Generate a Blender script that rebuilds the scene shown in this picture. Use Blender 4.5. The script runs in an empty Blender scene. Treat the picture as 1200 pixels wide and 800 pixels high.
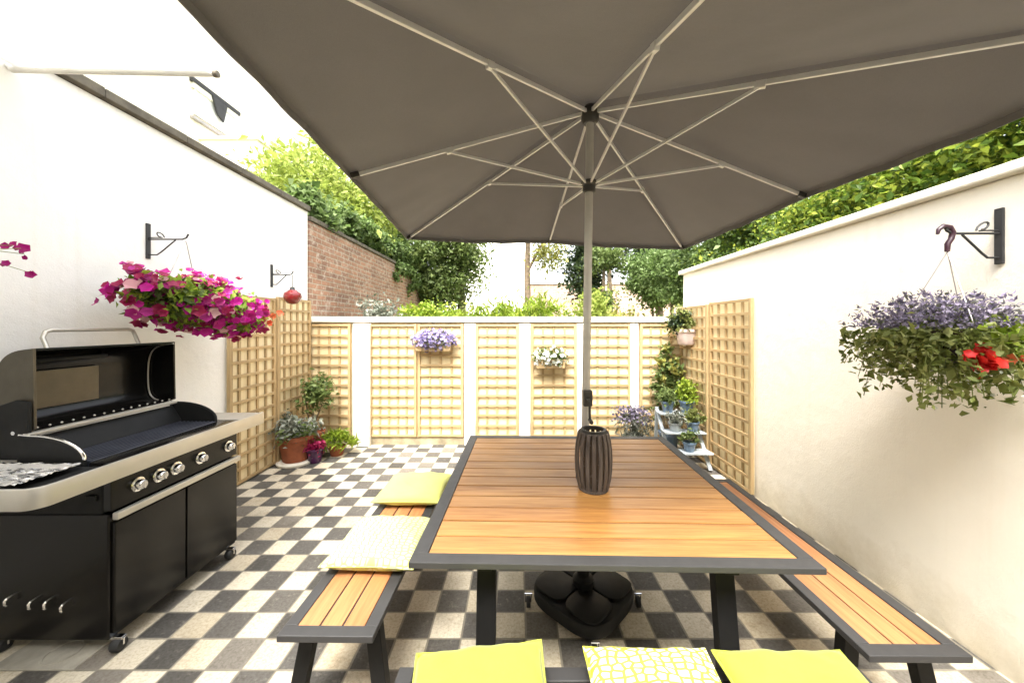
import bpy, bmesh, math, random
import numpy as np
from mathutils import Vector, Matrix
random.seed(7)
RNG = np.random.default_rng(11)
R = math.radians
S = bpy.context.scene
COL = S.collection

# ------------------------------------------------------------------ helpers
def vec(p): return Vector((p[0], p[1], p[2]))

class MB:
    """collects shapes; build() links them as one mesh object"""
    def __init__(s): s.v = []; s.f = []
    def add(s, vs, fs):
        n = len(s.v); s.v += [tuple(v) for v in vs]; s.f += [tuple(i + n for i in f) for f in fs]; return s
    def box(s, x0, x1, y0, y1, z0, z1):
        return s.add([(x0,y0,z0),(x1,y0,z0),(x1,y1,z0),(x0,y1,z0),(x0,y0,z1),(x1,y0,z1),(x1,y1,z1),(x0,y1,z1)],
                     [(0,3,2,1),(4,5,6,7),(0,1,5,4),(1,2,6,5),(2,3,7,6),(3,0,4,7)])
    def beam(s, a, b, w, h, up=(0,0,1)):
        a = vec(a); b = vec(b); d = (b - a).normalized(); u = vec(up)
        if abs(d.dot(u)) > .99: u = Vector((0,1,0))
        x = d.cross(u).normalized(); y = x.cross(d).normalized()
        vs = []
        for p in (a, b):
            for sx, sy in ((-1,-1),(1,-1),(1,1),(-1,1)): vs.append(p + x*(sx*w/2) + y*(sy*h/2))
        return s.add(vs, [(0,1,2,3),(7,6,5,4),(0,4,5,1),(1,5,6,2),(2,6,7,3),(3,7,4,0)])
    def tube(s, pts, r, n=8, closed=False):
        pts = [vec(p) for p in pts]; m = len(pts); rs = r if hasattr(r, '__len__') else [r]*m
        vs = []; fs = []; prev = None
        for i, p in enumerate(pts):
            d = (pts[min(i+1, m-1)] - pts[max(i-1, 0)])
            if closed: d = pts[(i+1) % m] - pts[i-1]
            d.normalize()
            if prev is None:
                u = Vector((0,0,1)) if abs(d.z) < .9 else Vector((1,0,0))
                x = d.cross(u).normalized()
            else: x = (prev - d*prev.dot(d)).normalized()
            prev = x; y = d.cross(x)
            for k in range(n):
                a = 2*math.pi*k/n; vs.append(p + (x*math.cos(a) + y*math.sin(a))*rs[i])
        for i in range(m if closed else m-1):
            j = (i+1) % m
            for k in range(n): fs.append((i*n+k, i*n+(k+1) % n, j*n+(k+1) % n, j*n+k))
        if not closed: fs += [tuple(range(n-1, -1, -1)), tuple((m-1)*n+k for k in range(n))]
        return s.add(vs, fs)
    def lathe(s, prof, c=(0,0,0), n=24, caps=True):
        vs = []; fs = []; m = len(prof)
        for r, z in prof:
            for k in range(n):
                a = 2*math.pi*k/n; vs.append((c[0]+r*math.cos(a), c[1]+r*math.sin(a), c[2]+z))
        for i in range(m-1):
            for k in range(n): fs.append((i*n+k, i*n+(k+1) % n, (i+1)*n+(k+1) % n, (i+1)*n+k))
        if caps and prof[0][0] > 1e-6: fs.append(tuple(range(n-1, -1, -1)))
        if caps and prof[-1][0] > 1e-6: fs.append(tuple((m-1)*n+k for k in range(n)))
        return s.add(vs, fs)
    def prism(s, poly, d):
        d = vec(d); p = [vec(q) for q in poly]; n = len(p)
        return s.add(p + [q + d for q in p], [tuple(range(n-1, -1, -1)), tuple(range(n, 2*n))] +
                     [(i, (i+1) % n, (i+1) % n + n, i + n) for i in range(n)])
    def sphere(s, c, r, n=10, m=6, sc=(1,1,1)):
        vs = []; fs = []
        for i in range(m+1):
            t = math.pi*i/m
            for k in range(n):
                a = 2*math.pi*k/n
                vs.append((c[0]+r*sc[0]*math.sin(t)*math.cos(a), c[1]+r*sc[1]*math.sin(t)*math.sin(a), c[2]-r*sc[2]*math.cos(t)))
        for i in range(m):
            for k in range(n): fs.append((i*n+k, i*n+(k+1) % n, (i+1)*n+(k+1) % n, (i+1)*n+k))
        return s.add(vs, fs)
    def xform(s, M):
        s.v = [tuple(M @ vec(v)) for v in s.v]; return s
    def build(s, name, mat, parent=None, bevel=0, smooth=False, seg=2, auto=None):
        off = parent.matrix_world.inverted() if False else None
        me = bpy.data.meshes.new(name)
        v = s.v
        o0 = root_loc(parent)
        if parent is not None: v = [(a-o0[0], b-o0[1], c-o0[2]) for a, b, c in v]
        me.from_pydata(v, [], s.f)
        bm = bmesh.new(); bm.from_mesh(me)
        bmesh.ops.remove_doubles(bm, verts=bm.verts, dist=1e-6)
        bmesh.ops.recalc_face_normals(bm, faces=bm.faces)
        if bevel:
            es = [e for e in bm.edges if len(e.link_faces) == 2 and e.calc_face_angle(0) > .5]
            bmesh.ops.bevel(bm, geom=es, offset=bevel, segments=seg, affect='EDGES', profile=.5, clamp_overlap=True)
        if smooth:
            for f in bm.faces: f.smooth = True
            for e in bm.edges:
                if len(e.link_faces) == 2 and e.calc_face_angle(0) > R(auto or 40): e.smooth = False
        bm.to_mesh(me); bm.free()
        return link(name, me, mat, parent)

ROOTS = {}
def root_loc(p):
    if p is None: return (0,0,0)
    q = p; x = Vector((0,0,0))
    while q is not None: x += q.location; q = q.parent
    return x
def link(name, me, mat, parent=None):
    o = bpy.data.objects.new(name, me); COL.objects.link(o)
    if mat: me.materials.append(mat)
    if parent is not None: o.parent = parent
    return o
def tag(o, label=None, cat=None, group=None, kind=None):
    for k, v in (('label', label), ('category', cat), ('group', group), ('kind', kind)):
        if v: o[k] = v
    return o
def thing(name, label, cat, loc=(0,0,0), rz=0, group=None):
    o = bpy.data.objects.new(name, None); COL.objects.link(o); o.empty_display_size = .1
    o.location = loc; o.rotation_euler.z = rz
    return tag(o, label, cat, group)
def copy_tree(o, parent=None):
    c = o.copy(); COL.objects.link(c)
    if parent is not None: c.parent = parent
    for ch in list(o.children): copy_tree(ch, c)
    return c

# leaves / petals ---------------------------------------------------------
def rand_unit(n):
    v = RNG.normal(size=(n,3)); return v/np.linalg.norm(v, axis=1, keepdims=True)
def leaf_arrays(P, size, aspect=.55, nrm=None, up=.35, var=.35, droop=0):
    """folded diamond leaves at the points P; returns verts, tri faces"""
    n = len(P); d = rand_unit(n)
    if nrm is not None: d = d*.7 + nrm*.8
    d[:,2] += -droop
    d /= np.linalg.norm(d, axis=1, keepdims=True)
    ref = rand_unit(n); ref[:,2] += up*3
    sd = np.cross(d, ref); sd /= (np.linalg.norm(sd, axis=1, keepdims=True)+1e-9)
    nn = np.cross(sd, d)
    L = size*(1+var*RNG.normal(size=n)).clip(.35, 1.9); L = L[:,None]
    b = P - d*L*.5; t = P + d*L*.5 - nn*L*.1; m = P - d*L*.05
    l = m + sd*L*aspect*.5 + nn*L*.1; r = m - sd*L*aspect*.5 + nn*L*.1
    V = np.stack([b, l, t, r], 1).reshape(-1, 3)
    i = np.arange(n)*4
    F = np.stack([np.stack([i,i+3,i+2],1), np.stack([i,i+2,i+1],1)], 1).reshape(-1,3)
    return V, F
def flower_arrays(P, N, rad, petals=5, cup=.55, var=.2):
    """open funnel flowers: a fan of notched petals round a deeper centre"""
    n = len(P); N = N/np.linalg.norm(N, axis=1, keepdims=True)
    ref = rand_unit(n); X = np.cross(N, ref); X /= np.linalg.norm(X, axis=1, keepdims=True); Y = np.cross(N, X)
    k = petals*2; rr = rad*(1+var*RNG.normal(size=n)).clip(.5,1.6)
    rings = [P - N*(rr*cup)[:,None]]
    for j in range(k):
        a = 2*math.pi*j/k; q = 1.0 if j % 2 == 0 else .78
        rings.append(P + (X*math.cos(a)+Y*math.sin(a))*(rr*q)[:,None] + N*(rr*(.2*RNG.normal(size=n)))[:,None])
    V = np.stack(rings, 1).reshape(-1,3); i = np.arange(n)*(k+1)
    F = np.concatenate([np.stack([i, i+1+j, i+1+(j+1) % k], 1) for j in range(k)], 0)
    return V, F
def arr_obj(name, parts, mat, parent=None):
    o = _arr_obj(name, parts, mat, parent)
    if name.endswith('blooms'): o['kind'] = 'stuff'      # dense drifts of flowers nobody could count
    return o
def _arr_obj(name, parts, mat, parent=None):
    Vs = []; Fs = []; off = 0
    for V, F in parts: Vs.append(V); Fs.append(F+off); off += len(V)
    V = np.concatenate(Vs); F = np.concatenate(Fs)
    o0 = np.array(root_loc(parent)) if parent is not None else np.zeros(3)
    V = V - o0
    me = bpy.data.meshes.new(name)
    me.vertices.add(len(V)); me.vertices.foreach_set('co', V.astype(np.float32).ravel())
    me.loops.add(F.size); me.loops.foreach_set('vertex_index', F.astype(np.int32).ravel())
    me.polygons.add(len(F)); me.polygons.foreach_set('loop_start', np.arange(0, F.size, 3, dtype=np.int32))
    me.update(calc_edges=True); me.validate()
    return link(name, me, mat, parent)
def clumps(c, rad, nc, per, sig, shell=.55, zmin=-1):
    """points in clumps spread through an ellipsoid"""
    u = rand_unit(nc); u[:,2] = np.maximum(u[:,2], zmin)
    q = (shell + (1-shell)*RNG.random(nc))[:,None]
    C = np.array(c) + u*q*np.array(rad)
    P = (C[:,None,:] + RNG.normal(size=(nc,per,3))*sig*(.6+.8*RNG.random((nc,1,1)))).reshape(-1,3)
    return P
def boxpts(n, x0,x1,y0,y1,z0,z1):
    return np.stack([RNG.uniform(x0,x1,n), RNG.uniform(y0,y1,n), RNG.uniform(z0,z1,n)],1)

# ------------------------------------------------------------------ materials
def nodes(name):
    m = bpy.data.materials.new(name); m.use_nodes = True
    nt = m.node_tree; return m, nt, nt.nodes['Principled BSDF']
def N(nt, t, **k):
    n = nt.nodes.new(t)
    for a, b in k.items(): setattr(n, a, b)
    return n
def ramp(nt, fac, stops):
    r = N(nt, 'ShaderNodeValToRGB'); e = r.color_ramp.elements
    while len(e) < len(stops): e.new(.5)
    for el, (p, c) in zip(e, stops): el.position = p; el.color = (*c, 1)
    nt.links.new(fac, r.inputs[0]); return r.outputs[0]
def noise(nt, scale, detail=5, rough=.6, vecout=None, scl=None):
    t = N(nt, 'ShaderNodeTexCoord').outputs['Object'] if vecout is None else vecout
    if scl:
        mp = N(nt, 'ShaderNodeMapping'); mp.inputs['Scale'].default_value = scl
        nt.links.new(t, mp.inputs[0]); t = mp.outputs[0]
    n = N(nt, 'ShaderNodeTexNoise'); n.inputs['Scale'].default_value = scale
    n.inputs['Detail'].default_value = detail; n.inputs['Roughness'].default_value = rough
    nt.links.new(t, n.inputs['Vector']); return n.outputs['Fac']
def bump(nt, b, h, strength=.3, dist=.005):
    n = N(nt, 'ShaderNodeBump'); n.inputs['Strength'].default_value = strength; n.inputs['Distance'].default_value = dist
    nt.links.new(h, n.inputs['Height']); nt.links.new(n.outputs[0], b.inputs['Normal'])
def mix(nt, a, b, fac, mode='MIX'):
    m = N(nt, 'ShaderNodeMix', data_type='RGBA', blend_type=mode)
    for sock, x in ((m.inputs[0], fac), (m.inputs[6], a), (m.inputs[7], b)):
        if hasattr(x, 'is_linked'): nt.links.new(x, sock)
        elif isinstance(x, (tuple, list)): sock.default_value = (*x, 1)
        else: sock.default_value = x
    return m.outputs[2]
def math_(nt, op, a, b=None, c=None):
    m = N(nt, 'ShaderNodeMath', operation=op)
    for i, x in enumerate((a, b, c)):
        if x is None: continue
        if hasattr(x, 'is_linked'): nt.links.new(x, m.inputs[i])
        else: m.inputs[i].default_value = x
    return m.outputs[0]
def plain(name, col, rough=.5, metal=0, var=.15, scale=8, bmp=0, bscale=60, spec=None, coat=0):
    m, nt, b = nodes(name)
    d = tuple(c*(1-var) for c in col); l = tuple(min(1, c*(1+var)) for c in col)
    nt.links.new(ramp(nt, noise(nt, scale), [(.3, d), (.7, l)]), b.inputs['Base Color'])
    rr = N(nt, 'ShaderNodeMapRange'); nt.links.new(noise(nt, scale*2.7), rr.inputs[0])
    rr.inputs[3].default_value = max(.02, rough-.1); rr.inputs[4].default_value = min(1, rough+.1)
    nt.links.new(rr.outputs[0], b.inputs['Roughness'])
    b.inputs['Metallic'].default_value = metal
    if spec is not None: b.inputs['Specular IOR Level'].default_value = spec
    if coat: b.inputs['Coat Weight'].default_value = coat; b.inputs['Coat Roughness'].default_value = .08
    if bmp: bump(nt, b, noise(nt, bscale, 6), bmp)
    return m
def render_wall(name, col):
    m, nt, b = nodes(name)
    n1 = noise(nt, 1.3, 6, .65); n2 = noise(nt, 9, 6, .7)
    n3 = noise(nt, 2.2, 5, .6, scl=(3, 3, .35))
    c = ramp(nt, n1, [(.3, tuple(x*.93 for x in col)), (.65, col)])
    c = mix(nt, c, tuple(x*y for x, y in zip(col, (.86,.84,.8))), ramp(nt, n3, [(.6,(0,0,0)),(.85,(.25,.25,.25))]))
    c = mix(nt, c, tuple(x*.9 for x in col), ramp(nt, n2, [(.6,(0,0,0)),(.75,(.25,.25,.25))]))
    sz = N(nt, 'ShaderNodeSeparateXYZ'); nt.links.new(N(nt, 'ShaderNodeTexCoord').outputs['Object'], sz.inputs[0])
    base = N(nt, 'ShaderNodeMapRange'); nt.links.new(math_(nt, 'ADD', sz.outputs[2], math_(nt, 'MULTIPLY', math_(nt, 'SUBTRACT', noise(nt, 6, 6, .7), .5), .5)), base.inputs[0])
    base.inputs[1].default_value = .30; base.inputs[2].default_value = -.02
    c = mix(nt, c, tuple(x*y for x, y in zip(col, (.62,.58,.48))), math_(nt, 'MULTIPLY', base.outputs[0], .7))
    stk = noise(nt, 1, 4, .6, scl=(9, 9, .25))
    c = mix(nt, c, tuple(x*y for x, y in zip(col, (.78,.74,.66))), ramp(nt, stk, [(.60,(0,0,0)),(.82,(.28,.28,.28))]))
    nt.links.new(c, b.inputs['Base Color']); b.inputs['Roughness'].default_value = .9
    b.inputs['Specular IOR Level'].default_value = .25
    h = math_(nt, 'ADD', noise(nt, 120, 6, .7), math_(nt, 'MULTIPLY', noise(nt, 7, 5), 3.0))
    bump(nt, b, h, .5, .005); return m
def wood(name, c0, c1, axis, rough=.5, grain=22, bmp=.25):
    """grain runs along the given axis; every board has its own tone"""
    m, nt, b = nodes(name)
    g = N(nt, 'ShaderNodeNewGeometry').outputs['Random Per Island']
    tc = N(nt, 'ShaderNodeTexCoord').outputs['Object']
    off = N(nt, 'ShaderNodeVectorMath', operation='ADD'); nt.links.new(tc, off.inputs[0])
    cb = N(nt, 'ShaderNodeCombineXYZ'); r7 = math_(nt, 'MULTIPLY', g, 37.0)
    for i in range(3): nt.links.new(r7, cb.inputs[i])
    nt.links.new(cb.outputs[0], off.inputs[1])
    sc = [1,1,1]; sc[axis] = .06
    n1 = noise(nt, grain*2.2, 7, .62, off.outputs[0], tuple(sc)); sc[axis] = .14
    n2 = noise(nt, grain*.28, 4, .6, off.outputs[0], tuple(sc))
    n4 = noise(nt, 5, 3, .5, off.outputs[0])
    f = math_(nt, 'ADD', math_(nt, 'MULTIPLY', n1, .55), math_(nt, 'MULTIPLY', n2, .45))
    c = ramp(nt, f, [(.34, c0), (.62, c1)])
    tone = ramp(nt, g, [(0, (.72,.69,.66)), (.5, (1,1,1)), (1, (1.0,.92,.84))])
    c = mix(nt, c, tone, .85, 'MULTIPLY')
    c = mix(nt, c, tuple(x*.8 for x in c0), ramp(nt, n4, [(.58,(0,0,0)),(.8,(.35,.35,.35))]))
    nt.links.new(c, b.inputs['Base Color'])
    nt.links.new(ramp(nt, n1, [(.3,(rough+.12,)*3),(.7,(rough-.06,)*3)]), b.inputs['Roughness'])
    bump(nt, b, n1, bmp, .002); return m
def foliage(name, cols, trans=.35, rough=.5):
    m, nt, b = nodes(name)
    g = N(nt, 'ShaderNodeNewGeometry').outputs['Random Per Island']
    st = [(i/max(1, len(cols)-1), c) for i, c in enumerate(cols)]
    c = ramp(nt, g, st)
    big = noise(nt, 1.6, 3)
    c = mix(nt, c, (.6,.66,.5), ramp(nt, big, [(.4,(0,0,0)),(.65,(.5,.5,.5))]), 'MULTIPLY')
    nt.links.new(c, b.inputs['Base Color']); b.inputs['Roughness'].default_value = rough
    b.inputs['Specular IOR Level'].default_value = .3
    tr = N(nt, 'ShaderNodeBsdfTranslucent'); nt.links.new(c, tr.inputs[0])
    ms = N(nt, 'ShaderNodeMixShader'); ms.inputs[0].default_value = trans
    nt.links.new(b.outputs[0], ms.inputs[1]); nt.links.new(tr.outputs[0], ms.inputs[2])
    nt.links.new(ms.outputs[0], nt.nodes['Material Output'].inputs[0]); return m
def fabric(name, col, trans=0, weave=500, var=.08, rough=.9):
    m, nt, b = nodes(name)
    c = ramp(nt, noise(nt, 3, 5), [(.3, tuple(x*(1-var) for x in col)), (.7, tuple(x*(1+var) for x in col))])
    w = noise(nt, weave, 2)
    c = mix(nt, c, (.75,.75,.75), ramp(nt, w, [(.35,(.6,.6,.6)),(.6,(0,0,0))]), 'MULTIPLY')
    nt.links.new(c, b.inputs['Base Color']); b.inputs['Roughness'].default_value = rough
    b.inputs['Specular IOR Level'].default_value = .2; b.inputs['Sheen Weight'].default_value = .15
    bump(nt, b, math_(nt, 'ADD', w, math_(nt, 'MULTIPLY', noise(nt, 14, 3), 3)), .25, .002)
    if trans:
        tr = N(nt, 'ShaderNodeBsdfTranslucent'); nt.links.new(c, tr.inputs[0])
        ms = N(nt, 'ShaderNodeMixShader'); ms.inputs[0].default_value = trans
        nt.links.new(b.outputs[0], ms.inputs[1]); nt.links.new(tr.outputs[0], ms.inputs[2])
        nt.links.new(ms.outputs[0], nt.nodes['Material Output'].inputs[0])
    return m
def pebble_fabric(name, ground, dot, scale, thr):
    m, nt, b = nodes(name)
    t = N(nt, 'ShaderNodeTexCoord').outputs['Object']
    mp = N(nt, 'ShaderNodeMapping'); mp.inputs['Scale'].default_value = (1, 1.5, .2); nt.links.new(t, mp.inputs[0])
    v = N(nt, 'ShaderNodeTexVoronoi', feature='DISTANCE_TO_EDGE'); v.inputs['Scale'].default_value = scale
    v.inputs['Randomness'].default_value = .55; nt.links.new(mp.outputs[0], v.inputs['Vector'])
    c = ramp(nt, v.outputs['Distance'], [(thr, ground), (thr+.05, dot)])
    nt.links.new(c, b.inputs['Base Color']); b.inputs['Roughness'].default_value = .9
    b.inputs['Specular IOR Level'].default_value = .2
    bump(nt, b, noise(nt, 500, 2), .25, .002); return m
def brick(name, c1, c2, mortar, scale=1.0):
    m, nt, b = nodes(name)
    t = N(nt, 'ShaderNodeTexCoord').outputs['Object']
    sx = N(nt, 'ShaderNodeSeparateXYZ'); nt.links.new(t, sx.inputs[0])
    cb = N(nt, 'ShaderNodeCombineXYZ')
    nt.links.new(math_(nt, 'ADD', sx.outputs[0], sx.outputs[1]), cb.inputs[0]); nt.links.new(sx.outputs[2], cb.inputs[1])
    wob = N(nt, 'ShaderNodeVectorMath', operation='ADD'); nt.links.new(cb.outputs[0], wob.inputs[0])
    nz = N(nt, 'ShaderNodeTexNoise'); nz.inputs['Scale'].default_value = 4
    sc = N(nt, 'ShaderNodeVectorMath', operation='SCALE'); sc.inputs['Scale'].default_value = .045
    nt.links.new(nz.outputs['Color'], sc.inputs[0]); nt.links.new(sc.outputs[0], wob.inputs[1])
    bk = N(nt, 'ShaderNodeTexBrick'); nt.links.new(wob.outputs[0], bk.inputs['Vector'])
    bk.inputs['Scale'].default_value = scale; bk.inputs['Brick Width'].default_value = .235
    bk.inputs['Row Height'].default_value = .074; bk.inputs['Mortar Size'].default_value = .010
    bk.inputs['Mortar Smooth'].default_value = .3; bk.inputs['Bias'].default_value = -.1
    bk.inputs['Color1'].default_value = (*c1,1); bk.inputs['Color2'].default_value = (*c2,1); bk.inputs['Mortar'].default_value = (*mortar,1)
    c = mix(nt, bk.outputs['Color'], (.55,.5,.45), ramp(nt, noise(nt, 1.4, 6, .7), [(.42,(0,0,0)),(.7,(.75,.75,.75))]), 'MULTIPLY')
    c = mix(nt, c, (.5,.42,.34), ramp(nt, noise(nt, 14, 5, .7), [(.52,(0,0,0)),(.68,(.7,.7,.7))]))
    nt.links.new(c, b.inputs['Base Color']); b.inputs['Roughness'].default_value = .92
    h = math_(nt, 'SUBTRACT', math_(nt, 'MULTIPLY', noise(nt, 30, 6), .6), bk.outputs['Fac'])
    bump(nt, b, h, .7, .01); return m
TILE = .1685; TX = .051; TY = 1.842
def checker(name):
    m, nt, b = nodes(name)
    t = N(nt, 'ShaderNodeTexCoord').outputs['Object']
    sx = N(nt, 'ShaderNodeSeparateXYZ'); nt.links.new(t, sx.inputs[0])
    u = math_(nt, 'DIVIDE', math_(nt, 'SUBTRACT', sx.outputs[0], TX), TILE)
    v = math_(nt, 'DIVIDE', math_(nt, 'SUBTRACT', sx.outputs[1], TY), TILE)
    fu = math_(nt, 'FLOOR', u); fv = math_(nt, 'FLOOR', v)
    par = math_(nt, 'PINGPONG', math_(nt, 'ADD', fu, fv), 1)            # 0 = dark, 1 = light
    cb = N(nt, 'ShaderNodeCombineXYZ'); nt.links.new(fu, cb.inputs[0]); nt.links.new(fv, cb.inputs[1])
    wn = N(nt, 'ShaderNodeTexWhiteNoise', noise_dimensions='2D'); nt.links.new(cb.outputs[0], wn.inputs['Vector'])
    edge = None
    for q in (u, v):
        fr = math_(nt, 'FRACT', q); d = math_(nt, 'MINIMUM', fr, math_(nt, 'SUBTRACT', 1, fr))
        edge = d if edge is None else math_(nt, 'MINIMUM', edge, d)
    wob = math_(nt, 'MULTIPLY', math_(nt, 'SUBTRACT', noise(nt, 45, 3), .5), .02)
    joint = N(nt, 'ShaderNodeMapRange'); nt.links.new(math_(nt, 'ADD', edge, wob), joint.inputs[0])
    joint.inputs[1].default_value = .016; joint.inputs[2].default_value = .04
    light = ramp(nt, wn.outputs['Value'], [(0,(.46,.40,.29)), (.3,(.53,.465,.35)), (.7,(.58,.525,.41)), (1,(.64,.58,.46))])
    dark = ramp(nt, wn.outputs['Value'], [(0,(.058,.055,.049)), (.45,(.095,.089,.080)), (.8,(.125,.115,.10)), (1,(.20,.18,.15))])
    c = mix(nt, dark, light, par)
    sp = noise(nt, 70, 6, .75)
    c = mix(nt, c, (.62,.58,.52), ramp(nt, sp, [(.35,(.8,.8,.8)),(.55,(0,0,0))]), 'MULTIPLY')
    pale = noise(nt, 25, 6, .7)
    c = mix(nt, c, (.40,.37,.31), ramp(nt, pale, [(.56,(0,0,0)),(.75,(.4,.4,.4))]))
    dirt = noise(nt, 1.7, 6, .7)
    c = mix(nt, c, (.5,.46,.38), ramp(nt, dirt, [(.45,(0,0,0)),(.72,(.6,.6,.6))]), 'MULTIPLY')
    c = mix(nt, (.20,.18,.14), c, joint.outputs[0])
    st2 = noise(nt, 5, 6, .75)
    c = mix(nt, c, (.48,.42,.33), ramp(nt, st2, [(.55,(0,0,0)),(.70,(.55,.55,.55))]), 'MULTIPLY')
    nt.links.new(c, b.inputs['Base Color'])
    nt.links.new(ramp(nt, sp, [(.3,(.8,.8,.8)),(.7,(.55,.55,.55))]), b.inputs['Roughness'])
    b.inputs['Specular IOR Level'].default_value = .35
    h = math_(nt, 'ADD', math_(nt, 'MULTIPLY', joint.outputs[0], 1.0), math_(nt, 'ADD', math_(nt, 'MULTIPLY', sp, .3), math_(nt, 'MULTIPLY', wn.outputs['Value'], .5)))
    bump(nt, b, h, .5, .004); return m

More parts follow.
